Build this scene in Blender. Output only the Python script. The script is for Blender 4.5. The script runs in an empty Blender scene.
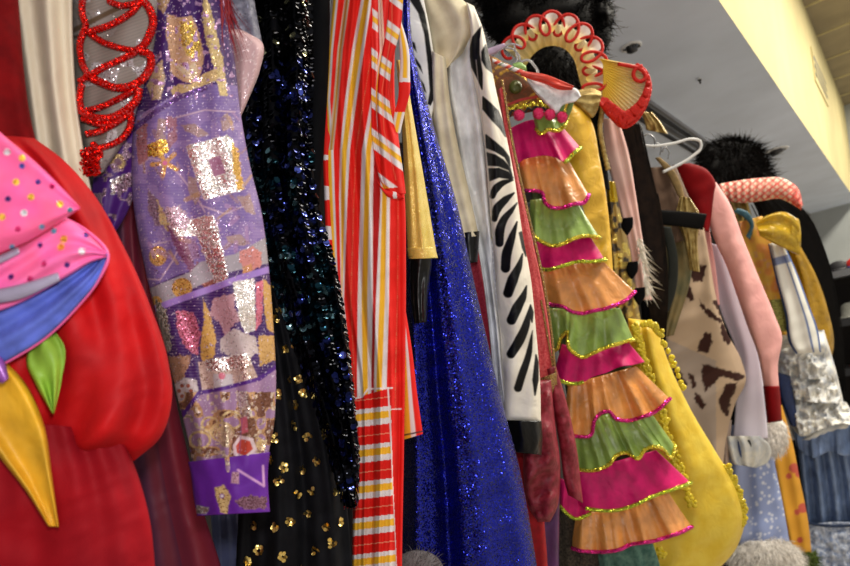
import bpy, math, random
import numpy as np
from mathutils import Vector, Matrix

random.seed(7); rng = np.random.default_rng(7)
SC = bpy.context.scene
COL = SC.collection

# ------------------------------------------------------------------ camera
F = 650.0; W, H = 850, 566
CAMH = 1.45
_D = np.array([492, 7, F]); _D /= np.linalg.norm(_D)
_Y = F*F/(492*.19+7); _X = .19*_Y
_U = np.array([-_X, -_Y, F]); _U /= np.linalg.norm(_U)
_R = np.cross(_D, _U)
if _R[0] < 0: _R = -_R
M3 = np.stack([_R, _D, _U])          # camera coords (x right, y down, z forward) -> world
CAM = np.array([0, 0, CAMH])

def P(x, y, z):
    """world point(s) seen at photo position x, y and z metres in front of the lens"""
    x = np.asarray(x, float); y = np.asarray(y, float); z = np.asarray(z, float)
    c = np.stack(np.broadcast_arrays((x-425)/F*z, (y-283)/F*z, z), -1)
    return c @ M3.T + CAM

cd = bpy.data.cameras.new('camera'); cam = bpy.data.objects.new('camera', cd); COL.objects.link(cam)
cx, cy, cz = M3 @ np.array([1, 0, 0]), M3 @ np.array([0, -1, 0]), M3 @ np.array([0, 0, -1])
cam.matrix_world = Matrix([[cx[i], cy[i], cz[i], CAM[i]] for i in range(3)] + [[0, 0, 0, 1]])
cd.sensor_width = 36; cd.lens = F/W*36; cd.clip_start = .02; cd.clip_end = 200
cd.dof.use_dof = True; cd.dof.focus_distance = .92; cd.dof.aperture_fstop = 7.0
SC.camera = cam

# ------------------------------------------------------------------ helpers
def lin(c):
    c = np.asarray(c, float)/255.
    return np.where(c <= .04045, c/12.92, ((c+.055)/1.055)**2.4)
def L3(c): return tuple(lin(c)) + (1.,)

def smooth_noise(x, y, s, seed=0):
    """value noise on arrays, feature size s"""
    def h(i, j):
        n = (i*374761393 + j*668265263 + seed*1442695041) & 0xffffffff
        n = ((n ^ (n >> 13))*1274126177) & 0xffffffff
        return ((n ^ (n >> 16)) & 0xffff)/65535.
    X = np.asarray(x, float)/s; Y = np.asarray(y, float)/s
    i = np.floor(X).astype(np.int64); j = np.floor(Y).astype(np.int64)
    fx = X-i; fy = Y-j; fx = fx*fx*(3-2*fx); fy = fy*fy*(3-2*fy)
    return (h(i, j)*(1-fx)+h(i+1, j)*fx)*(1-fy)+(h(i, j+1)*(1-fx)+h(i+1, j+1)*fx)*fy

def crs(pts, n, linear=False):
    """resample control points by normalised arc length"""
    p = np.asarray(pts, float)
    if len(p) == 1: return np.repeat(p, n, 0)
    d = np.r_[0, np.cumsum(np.hypot(*np.diff(p[:, :2], axis=0).T))]
    d = d/max(d[-1], 1e-9)+np.arange(len(d))*1e-9
    t = np.linspace(0, 1, n)*d[-1]
    if linear or len(p) == 2:
        return np.stack([np.interp(t, d, p[:, k]) for k in range(p.shape[1])], -1)
    k = np.clip(np.searchsorted(d, t, side='right')-1, 0, len(p)-2)
    m = np.empty_like(p)
    dd = np.diff(p, axis=0)/np.maximum(np.diff(d), 1e-6)[:, None]
    m[0] = dd[0]; m[-1] = dd[-1]
    w0 = np.diff(d)[1:, None]; w1 = np.diff(d)[:-1, None]
    m[1:-1] = (dd[:-1]*w0+dd[1:]*w1)/(w0+w1)
    h = (d[k+1]-d[k])[:, None]; s = ((t-d[k])[:, None])/h
    return ((2*s**3-3*s**2+1)*p[k]+(s**3-2*s**2+s)*h*m[k]+(-2*s**3+3*s**2)*p[k+1]+(s**3-s**2)*h*m[k+1])

def poly_sd(px, py, poly):
    """signed distance (inside positive) of points to a polygon"""
    q = np.asarray(poly, float); n = len(q)
    ins = np.zeros(px.shape, bool); dm = np.full(px.shape, 1e9)
    for i in range(n):
        x1, y1 = q[i]; x2, y2 = q[(i+1) % n]
        c = (y1 > py) != (y2 > py)
        if y1 != y2: ins ^= c & (px < (x2-x1)*(py-y1)/(y2-y1)+x1)
        ex, ey = x2-x1, y2-y1
        t = np.clip(((px-x1)*ex+(py-y1)*ey)/max(ex*ex+ey*ey, 1e-9), 0, 1)
        dm = np.minimum(dm, np.hypot(px-x1-t*ex, py-y1-t*ey))
    return np.where(ins, dm, -dm)

def line_d(px, py, pl):
    q = np.asarray(pl, float); dm = np.full(px.shape, 1e9)
    for i in range(len(q)-1):
        x1, y1 = q[i]; x2, y2 = q[i+1]; ex, ey = x2-x1, y2-y1
        t = np.clip(((px-x1)*ex+(py-y1)*ey)/max(ex*ex+ey*ey, 1e-9), 0, 1)
        dm = np.minimum(dm, np.hypot(px-x1-t*ex, py-y1-t*ey))
    return dm

class Paint:
    """pattern of a cloth, kept per vertex: colour + how much metal thread"""
    def __init__(s, px, py, u, v, base, foil=0.):
        s.px, s.py, s.u, s.v = px, py, u, v
        s.c = np.empty(px.shape+(4,)); s.c[..., :3] = lin(base); s.c[..., 3] = foil
    def mix(s, m, col, foil=0.):
        m = np.clip(m, 0, 1)[..., None]
        s.c = s.c*(1-m)+np.r_[lin(col), foil]*m
    def poly(s, pl, col, foil=0., rag=0., soft=.5, amt=1., grow=0.):
        d = poly_sd(s.px, s.py, pl)+grow
        if rag: d = d+(smooth_noise(s.px, s.py, 2.2, 3)-.5)*2*rag
        s.mix(np.clip(d/soft/2+.5, 0, 1)*amt, col, foil)
    def stroke(s, pts, col):
        p = crs([q[:2] for q in pts], 40); r = np.interp(np.linspace(0, 1, 40), np.linspace(0, 1, len(pts)), [q[2] for q in pts])
        d = np.full(s.px.shape, -1e9)
        for (x, y), k in zip(p, r): d = np.maximum(d, k-np.hypot(s.px-x, s.py-y))
        s.mix(np.clip(d/.9+.5, 0, 1), col)
    def line(s, pl, w, col, foil=0., amt=1.):
        s.mix(np.clip((w/2-line_d(s.px, s.py, pl))/.8+.5, 0, 1)*amt, col, foil)
    def dot(s, x, y, r, col, foil=0., ry=None):
        ry = ry or r
        d = (1-np.hypot((s.px-x)/r, (s.py-y)/ry))*min(r, ry)
        s.mix(np.clip(d/.8+.5, 0, 1), col, foil)

def mesh_obj(name, co, faces, mat, parent=None, uv=None, col=None, smooth=True):
    co = np.asarray(co, float).reshape(-1, 3)
    if parent is not None:
        r = parent
        while r.parent: r = r.parent
        co = co-np.array(r.location)
    me = bpy.data.meshes.new(name)
    fa = np.asarray(faces) if not isinstance(faces, list) else None
    if fa is not None and fa.ndim == 2:
        nf, k = fa.shape
        me.vertices.add(len(co)); me.vertices.foreach_set('co', co.ravel())
        me.loops.add(nf*k); me.loops.foreach_set('vertex_index', fa.ravel().astype(np.int32))
        me.polygons.add(nf); me.polygons.foreach_set('loop_start', np.arange(0, nf*k, k, dtype=np.int32))
        me.update(calc_edges=True)
    else:
        me.from_pydata(co.tolist(), [], [list(map(int, f)) for f in faces])
    if smooth: me.polygons.foreach_set('use_smooth', np.ones(len(me.polygons), bool))
    li = np.empty(len(me.loops), np.int32); me.loops.foreach_get('vertex_index', li)
    if uv is not None:
        l = me.uv_layers.new(name='UVMap'); l.data.foreach_set('uv', np.asarray(uv, float).reshape(-1, 2)[li].ravel())
    if col is not None:
        a = me.color_attributes.new('col', 'FLOAT_COLOR', 'POINT'); a.data.foreach_set('color', np.asarray(col, float).reshape(-1, 4).ravel())
    me.validate(); me.update()
    me.materials.append(mat)
    o = bpy.data.objects.new(name, me); COL.objects.link(o)
    if parent is not None: o.parent = parent
    return o

def tag(o, label=None, cat=None, group=None, kind=None):
    if label: o['label'] = label
    if cat: o['category'] = cat
    if group: o['group'] = group
    if kind: o['kind'] = kind
    return o

def thing(name, label, cat, loc, group=None):
    o = bpy.data.objects.new(name, None); COL.objects.link(o); o.empty_display_size = .05
    o.location = loc; return tag(o, label, cat, group)

def folds(n=4, amp=.006, seed=1, drift=.4, sharp=1.):
    r = np.random.default_rng(seed)
    fr = [(n*(.6+.8*r.random()), r.random()*6.28, drift*(r.random()-.5)*2, .5+r.random()*.5) for _ in range(4)]
    def f(u, v):
        t = 0
        for k, ph, dr, a in fr:
            t = t+a*np.sin(6.283*k*(u+dr*v*.3)+ph+.8*np.sin(3*v+ph))
        t = t/2
        if sharp != 1: t = np.sign(t)*np.abs(t)**sharp
        return amp*t
    return f

class Surf:
    pass

def tube(name, L, R, z, th, mat, parent, fold=None, res=2.0, lin_=False, paint=None, hollow=False, power=.5,
         base=(128, 128, 128), capt=0., nu=None, nv=None, build=True, wr=None, wseed=0):
    """closed cloth volume whose left and right outline run along L and R; z depth (number or list down the rows)"""
    L_ = np.asarray(L, float); R_ = np.asarray(R, float)
    ln = max(np.hypot(*np.diff(L_, axis=0).T).sum(), np.hypot(*np.diff(R_, axis=0).T).sum())
    wd = max(np.hypot(*(crs(L, 9)-crs(R, 9)).T))
    nv = nv or int(max(8, ln/res)); nu = nu or int(max(10, wd/res))
    l = crs(L, nv, lin_); r = crs(R, nv, lin_)
    zz = crs([[k, q] for k, q in enumerate(z)], nv)[:, 1] if isinstance(z, (list, tuple)) else np.full(nv, z)
    tt = np.interp(np.linspace(0, 1, nv), np.linspace(0, 1, len(th)), th) if isinstance(th, (list, tuple)) else np.full(nv, th)
    a = np.linspace(0, math.pi, nu)
    u = (1-np.cos(a))/2*.35+np.linspace(0, 1, nu)*.65
    s = 2*u-1
    prof = np.maximum(1-s*s, 0)**power
    v = np.linspace(0, 1, nv)
    Ug, Vg = np.meshgrid(u, v)
    px = l[:, None, 0]*(1-Ug)+r[:, None, 0]*Ug; py = l[:, None, 1]*(1-Ug)+r[:, None, 1]*Ug
    off = prof[None, :]*tt[:, None]
    env = np.minimum(1, prof*1.6)[None, :]
    endf = np.ones(nv)
    if capt:
        e = np.minimum(1, np.minimum(v, 1-v)/capt); endf = np.sqrt(np.maximum(1-(1-e)**2, 0)); off = off*endf[:, None]
    fo = fold(Ug, Vg)*env*endf[:, None] if fold else 0
    zm = float(np.mean(zz)); wr = .006*zm if wr is None else wr
    wx, wy = px+.5*py, py-.25*px; sd_ = wseed or (len(name)*7+int(L_[0][0])+50)
    wn = (smooth_noise(wx+900, wy+900, 26, sd_)-.5)+.5*(smooth_noise(wx*.9+900+wy*.5, wy*.6+900, 12, sd_+1)-.5)
    zf = zz[:, None]-off-fo-wr*wn*env*endf[:, None]*min(1, wd/30)
    front = P(px, py, zf)
    zb = zz[:, None]+off[:, 1:-1]*.8+.0004
    bk = P(px[:, 1:-1], py[:, 1:-1], zb)
    S = Surf(); S.pos = front; S.u = u; S.px = px; S.py = py; S.z = zf; S.nu = nu; S.nv = nv
    co = front.reshape(-1, 3); nb = nu-2
    idx = np.arange(nu*nv).reshape(nv, nu); ib = nu*nv+np.arange(nb*nv).reshape(nv, nb)
    ring = np.concatenate([idx, ib[:, ::-1]], 1)       # around
    rn = np.roll(ring, -1, 1)
    fq = np.stack([ring[:-1], ring[1:], rn[1:], rn[:-1]], -1).reshape(-1, 4)
    co = np.concatenate([co, bk.reshape(-1, 3)])
    wm = wd*float(np.mean(zz))/F; lm = ln*float(np.mean(zz))/F
    uvf = np.stack([Ug*wm, Vg*lm], -1).reshape(-1, 2)
    uvb = np.stack([(Ug*wm)[:, 1:-1]+.37, (Vg*lm)[:, 1:-1]], -1).reshape(-1, 2)
    uv = np.concatenate([uvf, uvb])
    col = None
    if paint is not None:
        pf = Paint(px, py, Ug, Vg, base); paint(pf)
        c = pf.c; cb = c[:, 1:-1]
        col = np.concatenate([c.reshape(-1, 4), cb.reshape(-1, 4)])
    # ends: a hem turned in, closed further inside
    n0 = len(co); ext = []; m = ring.shape[1]; tris = []
    quads = [fq]
    for e, row in ((0, ring[0]), (1, ring[-1])):
        cen = co[row].mean(0)
        dirv = (co[ring[min(4, nv-1)]].mean(0)-cen) if e == 0 else (co[ring[max(-5, -nv)]].mean(0)-cen)
        dn = np.linalg.norm(dirv); dirv = dirv/max(dn, 1e-6)
        dep = (.03 if hollow else .0)
        inner = cen+(co[row]-cen)*(.9 if hollow else .6)+dirv*dep*.2
        inner2 = cen+(co[row]-cen)*(.8 if hollow else .05)+dirv*dep
        a0 = n0+len(ext)*m; ext.append(inner); a1 = n0+len(ext)*m; ext.append(inner2)
        i0 = a0+np.arange(m); i1 = a1+np.arange(m)
        for A, B in ((row, i0), (i0, i1)):
            q = np.stack([A, np.roll(A, -1), np.roll(B, -1), B], -1)
            quads.append(q if e == 0 else q[:, ::-1])
        uv = np.concatenate([uv, uv[row], uv[row]])
        if col is not None: col = np.concatenate([col, col[row], col[row]])
    co = np.concatenate([co]+ext)
    S.co = co
    if build:
        S.o = mesh_obj(name, co, np.concatenate(quads)[:, ::-1], mat, parent, uv, col)
    return S

def sample(S, u, v):
    """point + normal on the front of a surface, u, v in 0..1 arrays"""
    ui = np.interp(u, S.u, np.arange(S.nu)); vi = np.asarray(v)*(S.nv-1)
    i = np.clip(np.floor(ui).astype(int), 0, S.nu-2); j = np.clip(np.floor(vi).astype(int), 0, S.nv-2)
    a = (ui-i)[:, None]; b = (vi-j)[:, None]; p = S.pos
    q = (p[j, i]*(1-a)+p[j, i+1]*a)*(1-b)+(p[j+1, i]*(1-a)+p[j+1, i+1]*a)*b
    du = p[j, i+1]-p[j, i]; dv = p[j+1, i]-p[j, i]
    n = np.cross(dv, du); n /= np.maximum(np.linalg.norm(n, axis=1), 1e-9)[:, None]
    tc = CAM-q; s = np.sign((n*tc).sum(1)); s[s == 0] = 1
    return q, n*s[:, None], du, dv

def discs(name, pts, nrm, rad, mat, parent, tilt=.5, k=7, cols=None, lift=.001, ring=False, seed=3):
    """many small sequins as one mesh: pts, nrm (n,3), rad (n,)"""
    g = np.random.default_rng(seed); n = len(pts)
    nn = nrm+g.normal(0, tilt, (n, 3)); nn /= np.linalg.norm(nn, axis=1)[:, None]
    t = np.cross(nn, g.normal(0, 1, (n, 3))); t /= np.linalg.norm(t, axis=1)[:, None]; b = np.cross(nn, t)
    rad = np.broadcast_to(rad, (n,))
    an = np.arange(k)/k*2*math.pi
    c = pts+nrm*lift+nrm*(rad*.45)[:, None]*min(1, tilt*2)
    rim = c[:, None]+rad[:, None, None]*(np.cos(an)[None, :, None]*t[:, None]+np.sin(an)[None, :, None]*b[:, None])
    if ring:
        inn = c[:, None]+.35*(rim-c[:, None])-(nn*rad[:, None]*.15)[:, None]
        co = np.concatenate([rim, inn], 1).reshape(-1, 3); base = (np.arange(n)*2*k)[:, None]
        i = np.arange(k); f = np.stack([i, (i+1) % k, (i+1) % k+k, i+k], -1)
        fa = (base[:, :, None]+f[None]).reshape(-1, 4)
    else:
        cc = c-nn*(rad*.3)[:, None]
        co = np.concatenate([rim, cc[:, None]], 1).reshape(-1, 3); base = (np.arange(n)*(k+1))[:, None]
        i = np.arange(k); f = np.stack([i, (i+1) % k, np.full(k, k)], -1)
        fa = (base[:, :, None]+f[None]).reshape(-1, 3)
    per = co.shape[0]//n
    col = None
    if cols is not None: col = np.repeat(np.c_[cols, np.ones(n)], per, 0)
    return mesh_obj(name, co, fa, mat, parent, None, col, smooth=False)

def sweep(name, pts3, rad, mat, parent, k=8, bead=0., beadlen=.004, closed=False, build=True):
    """round cord along 3-D points; bead: depth of regular swelling"""
    p = np.asarray(pts3, float)
    if closed: p = np.concatenate([p, p[:1]])
    d = np.r_[0, np.cumsum(np.linalg.norm(np.diff(p, axis=0), axis=1))]
    n = max(4, int(d[-1]/(beadlen/4 if bead else max(np.mean(rad), .001))))
    n = min(n, 900); t = np.linspace(0, d[-1], n)
    q = np.stack([np.interp(t, d, p[:, i]) for i in range(3)], -1)
    if not bead and n > 6:
        for _ in range(2): q[1:-1] = (q[:-2]+2*q[1:-1]+q[2:])/4
    T = np.gradient(q, axis=0); T /= np.maximum(np.linalg.norm(T, axis=1), 1e-9)[:, None]
    ref = np.array([.31, .87, .38]); A = np.cross(T, ref); A /= np.maximum(np.linalg.norm(A, axis=1), 1e-9)[:, None]; B = np.cross(T, A)
    rr = np.interp(t, d, rad) if not np.isscalar(rad) else np.full(n, rad)
    if bead: rr = rr*(1+bead*np.abs(np.sin(math.pi*t/beadlen))-bead/2)
    an = np.arange(k)/k*2*math.pi
    co = q[:, None]+rr[:, None, None]*(np.cos(an)[None, :, None]*A[:, None]+np.sin(an)[None, :, None]*B[:, None])
    idx = np.arange(n*k).reshape(n, k); nx = np.roll(idx, -1, 1)
    fq = np.stack([idx[:-1], nx[:-1], nx[1:], idx[1:]], -1).reshape(-1, 4)
    co = co.reshape(-1, 3); m0 = len(co)
    co = np.concatenate([co, q[:1], q[-1:]])
    i = np.arange(k)
    c0 = np.stack([idx[0], np.full(k, m0), np.full(k, m0), nx[0]], -1)
    f = fq.tolist()+[[int(idx[0][j]), m0, int(nx[0][j])] for j in i]+[[int(nx[-1][j]), m0+1, int(idx[-1][j])] for j in i]
    if not build: return co, f
    return mesh_obj(name, co, f, mat, parent)

def merge(name, items, mat, parent, smooth=True):
    cs, fs, n = [], [], 0
    for co, f in items:
        cs.append(co); fs += [[j+n for j in q] for q in f]; n += len(co)
    return mesh_obj(name, np.concatenate(cs), fs, mat, parent, smooth=smooth)

def blades(name, roots, dirs, length, width, mat, parent, droop=.4, seed=5, seg=4, curl=.15, cols=None):
    """hair, feather barbs or fur: n tapered, bent strands in one mesh"""
    g = np.random.default_rng(seed); n = len(roots)
    dirs = dirs/np.maximum(np.linalg.norm(dirs, axis=1), 1e-9)[:, None]
    length = np.broadcast_to(length, (n,)); g1 = g.normal(0, 1, (n, 3))
    vw = roots-CAM; vw /= np.linalg.norm(vw, axis=1)[:, None]
    pts = []; 
    for i in range(seg+1):
        t = i/seg
        pts.append(roots+dirs*(length*t)[:, None]+g1*(curl*length*t*t)[:, None]+np.array([0, 0, -1.])*(droop*length*t*t)[:, None])
    pts = np.stack(pts, 1)
    T = np.gradient(pts, axis=1); side = np.cross(T, g1[:, None]*.6+vw[:, None]); side /= np.maximum(np.linalg.norm(side, axis=2), 1e-9)[..., None]
    wv = width*(1-np.linspace(0, 1, seg+1)**1.5*.95)[None, :, None]
    a = pts-side*wv/2; b = pts+side*wv/2
    co = np.stack([a, b], 2).reshape(-1, 3)
    base = (np.arange(n)*(seg+1)*2)[:, None, None]
    j = np.arange(seg)*2; f = np.stack([j, j+1, j+3, j+2], -1)[None]
    fa = (base+f).reshape(-1, 4)
    return mesh_obj(name, co, fa, mat, parent)

def ellipsoid(cx_, cy_, z, rx, ry, rz, n=24, m=16, rot=0., bump=0., seed=1):
    """points/faces of a lump at photo position; rx, ry in photo units, rz metres"""
    g = np.linspace(0, math.pi, m); h = np.arange(n)/n*2*math.pi
    G, Hh = np.meshgrid(g, h, indexing='ij')
    x = np.sin(G)*np.cos(Hh); y = -np.cos(G); w = np.sin(G)*np.sin(Hh)
    if bump:
        k = 1+bump*(smooth_noise(x*3+9, y*3+w*2.3+9, 1, seed)-.5)*2
        x, y, w = x*k, y*k, w*k
    c, s = math.cos(rot), math.sin(rot)
    X = cx_+rx*x*c-ry*y*s; Y = cy_+rx*x*s+ry*y*c
    co = P(X, Y, z-w*rz).reshape(-1, 3)
    idx = np.arange(m*n).reshape(m, n); nx = np.roll(idx, -1, 1)
    return co, np.stack([idx[:-1], idx[1:], nx[1:], nx[:-1]], -1).reshape(-1, 4).tolist()

def frill(name, top, bot, z, out, mat, parent, waves=3, amp=.010, seed=1, trim=None, trim_name='sequin_trim', rt=.0028, thick=.0016, res=1.6, trim_range=(0, 1), wrap=.03, crump=0.):
    """gathered flounce: hangs from top line, flares to a wavy bottom line in front of it"""
    wd = np.hypot(*np.diff(np.asarray(bot, float), axis=0).T).sum(); nu = int(wd/res)+6
    t = crs(top, nu); b = crs(bot, nu); ht = np.hypot(*(t-b).T).mean(); nv = int(max(6, ht/res))
    u = np.linspace(0, 1, nu)[None, :]; v = np.linspace(0, 1, nv)[:, None]
    # cloth hangs nearly straight, spreading quickly under the gathers
    vv = v
    px = t[None, :, 0]*(1-vv)+b[None, :, 0]*vv; py = t[None, :, 1]*(1-vv)+b[None, :, 1]*vv
    g = np.random.default_rng(seed); ph = g.random()*6.28
    wav = np.sin(6.283*waves*u+ph+1.2*np.sin(6.283*u*1.3+ph)+.8*np.sin(6.283*u*waves*.37+v*1.5))*.7+.3*np.sin(6.283*waves*2.3*u+ph*2)
    edge = 1-np.maximum(1-s_(u), 0)
    zf = z-out*(v**.7)*np.sin(np.clip(u, 0, 1)*math.pi)**.45-amp*wav*(.15+.85*v)+wrap*(np.abs(2*u-1)**6)*v
    zf = zf-.0005*np.sin(6.283*waves*5*u+ph)*(1-v)**2
    if crump: zf = zf-crump*(smooth_noise(px+500, py+500, 7, seed)-.5+.6*(smooth_noise(px+500, py+500, 3.2, seed+5)-.5))
    A = P(px, py, zf); B = P(px, py, zf+thick)
    n = nu*nv; idx = np.arange(n).reshape(nv, nu)
    f = np.stack([idx[:-1, :-1], idx[:-1, 1:], idx[1:, 1:], idx[1:, :-1]], -1).reshape(-1, 4)
    fb = f[:, ::-1]+n
    def side(a): return np.stack([a[:-1], a[:-1]+n, a[1:]+n, a[1:]], -1)
    fs = np.concatenate([f, fb, side(idx[0])[:, ::1], side(idx[-1])[:, ::-1], side(idx[:, 0])[:, ::-1], side(idx[:, -1])])
    o = mesh_obj(name, np.concatenate([A.reshape(-1, 3), B.reshape(-1, 3)]), fs[:, ::-1], mat, parent,
                 np.concatenate([np.stack(np.broadcast_arrays(u*wd*z/F, v*ht*z/F), -1).reshape(-1, 2)]*2))
    if trim is not None:
        i0, i1 = int(trim_range[0]*(nu-1)), int(trim_range[1]*(nu-1))+1
        row = P(px[-1], py[-1]-.3, zf[-1]-.001)[i0:i1]
        co, ff = sweep('x', row, rt, trim, None, k=8, bead=.35, beadlen=.0045, build=False)
        tr = mesh_obj(trim_name, co, ff, trim, o, smooth=False)
    return o
def s_(u): return np.minimum(1, np.minimum(u, 1-u)*12)

# ------------------------------------------------------------------ materials
def newmat(name):
    m = bpy.data.materials.new(name); m.use_nodes = True; nt = m.node_tree
    return m, nt, nt.nodes['Principled BSDF']
def N(nt, t, **k):
    n = nt.nodes.new(t)
    for a, b in k.items(): setattr(n, a, b)
    return n
def setin(b, **k):
    for a, v in k.items(): b.inputs[a.replace('_', ' ')].default_value = v

def cloth(name, col, rough=.75, col2=None, nscale=60, bump=.15, bscale=900, sheen=0., metal=0., spec=.3, stretch=None, bdist=.0006, trans=0., aniso=0., big=0.):
    m, nt, b = newmat(name); setin(b, Roughness=rough, Metallic=metal)
    b.inputs['Specular IOR Level'].default_value = spec
    if sheen: b.inputs['Sheen Weight'].default_value = sheen; b.inputs['Sheen Roughness'].default_value = .35; b.inputs['Sheen Tint'].default_value = L3([min(255, c*1.3+30) for c in col])
    tc = N(nt, 'ShaderNodeTexCoord'); mp = N(nt, 'ShaderNodeMapping'); nt.links.new(tc.outputs['UV'] if stretch else tc.outputs['Object'], mp.inputs[0])
    if stretch: mp.inputs['Scale'].default_value = (stretch[0], stretch[1], 1)
    no = N(nt, 'ShaderNodeTexNoise'); no.inputs['Scale'].default_value = nscale; no.inputs['Detail'].default_value = 4
    nt.links.new(mp.outputs[0], no.inputs['Vector'])
    mx = N(nt, 'ShaderNodeMix', data_type='RGBA'); mx.inputs[6].default_value = L3(col)
    mx.inputs[7].default_value = L3(col2 if col2 else [c*.82 for c in col])
    cr = N(nt, 'ShaderNodeMapRange'); cr.inputs[1].default_value = .35; cr.inputs[2].default_value = .65
    nt.links.new(no.outputs[0], cr.inputs[0]); nt.links.new(cr.outputs[0], mx.inputs[0]); nt.links.new(mx.outputs[2], b.inputs['Base Color'])
    n2 = N(nt, 'ShaderNodeTexNoise'); n2.inputs['Scale'].default_value = bscale; n2.inputs['Detail'].default_value = 3
    nt.links.new(mp.outputs[0], n2.inputs['Vector'])
    bp = N(nt, 'ShaderNodeBump'); bp.inputs['Strength'].default_value = bump; bp.inputs['Distance'].default_value = bdist
    nt.links.new(n2.outputs[0], bp.inputs['Height'])
    if big:
        n3 = N(nt, 'ShaderNodeTexNoise'); n3.inputs['Scale'].default_value = 28; n3.inputs['Detail'].default_value = 2; n3.inputs['Distortion'].default_value = .6
        nt.links.new(tc.outputs['Object'], n3.inputs['Vector'])
        b2 = N(nt, 'ShaderNodeBump'); b2.inputs['Strength'].default_value = 1; b2.inputs['Distance'].default_value = big
        nt.links.new(n3.outputs[0], b2.inputs['Height']); nt.links.new(b2.outputs[0], bp.inputs['Normal'])
    nt.links.new(bp.outputs[0], b.inputs['Normal'])
    if trans: b.inputs['Subsurface Weight'].default_value = 0
    return m

def satin(name, col, rough=.32, metal=.15, big=.004, spec=.5, **k):
    return cloth(name, col, rough=rough, metal=metal, bump=.05, spec=spec, big=big, nscale=20, **k)

def sparkle_normal(nt, scale, k, coord='Object'):
    tc = N(nt, 'ShaderNodeTexCoord'); vo = N(nt, 'ShaderNodeTexVoronoi'); vo.inputs['Scale'].default_value = scale
    nt.links.new(tc.outputs[coord], vo.inputs['Vector'])
    sb = N(nt, 'ShaderNodeVectorMath', operation='SUBTRACT'); sb.inputs[1].default_value = (.5, .5, .5); nt.links.new(vo.outputs['Color'], sb.inputs[0])
    sc = N(nt, 'ShaderNodeVectorMath', operation='SCALE'); sc.inputs[3].default_value = k; nt.links.new(sb.outputs[0], sc.inputs[0])
    ge = N(nt, 'ShaderNodeNewGeometry'); ad = N(nt, 'ShaderNodeVectorMath', operation='ADD'); nt.links.new(ge.outputs['Normal'], ad.inputs[0]); nt.links.new(sc.outputs[0], ad.inputs[1])
    nm = N(nt, 'ShaderNodeVectorMath', operation='NORMALIZE'); nt.links.new(ad.outputs[0], nm.inputs[0])
    return vo, nm

def glitter(name, base, fleck, scale=700, k=1.3, amt=.5, rough=.25, brough=.6, metal=1., attr=False):
    """cloth set with tiny metal flakes, each flake with its own tilt"""
    m, nt, b = newmat(name)
    vo, nm = sparkle_normal(nt, scale, k)
    nt.links.new(nm.outputs[0], b.inputs['Normal'])
    sx = N(nt, 'ShaderNodeSeparateColor'); nt.links.new(vo.outputs['Color'], sx.inputs[0])
    gt = N(nt, 'ShaderNodeMath', operation='LESS_THAN'); gt.inputs[1].default_value = amt; nt.links.new(sx.outputs[2], gt.inputs[0])
    if attr:
        at = N(nt, 'ShaderNodeVertexColor'); at.layer_name = 'col'
        nt.links.new(at.outputs[0], b.inputs['Base Color'])
    else:
        mx = N(nt, 'ShaderNodeMix', data_type='RGBA'); mx.inputs[6].default_value = L3(base); mx.inputs[7].default_value = L3(fleck)
        nt.links.new(gt.outputs[0], mx.inputs[0]); nt.links.new(mx.outputs[2], b.inputs['Base Color'])
    mm = N(nt, 'ShaderNodeMath', operation='MULTIPLY'); mm.inputs[1].default_value = metal; nt.links.new(gt.outputs[0], mm.inputs[0]); nt.links.new(mm.outputs[0], b.inputs['Metallic'])
    mr = N(nt, 'ShaderNodeMapRange'); mr.inputs[3].default_value = brough; mr.inputs[4].default_value = rough
    nt.links.new(gt.outputs[0], mr.inputs[0]); nt.links.new(mr.outputs[0], b.inputs['Roughness'])
    return m

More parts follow.
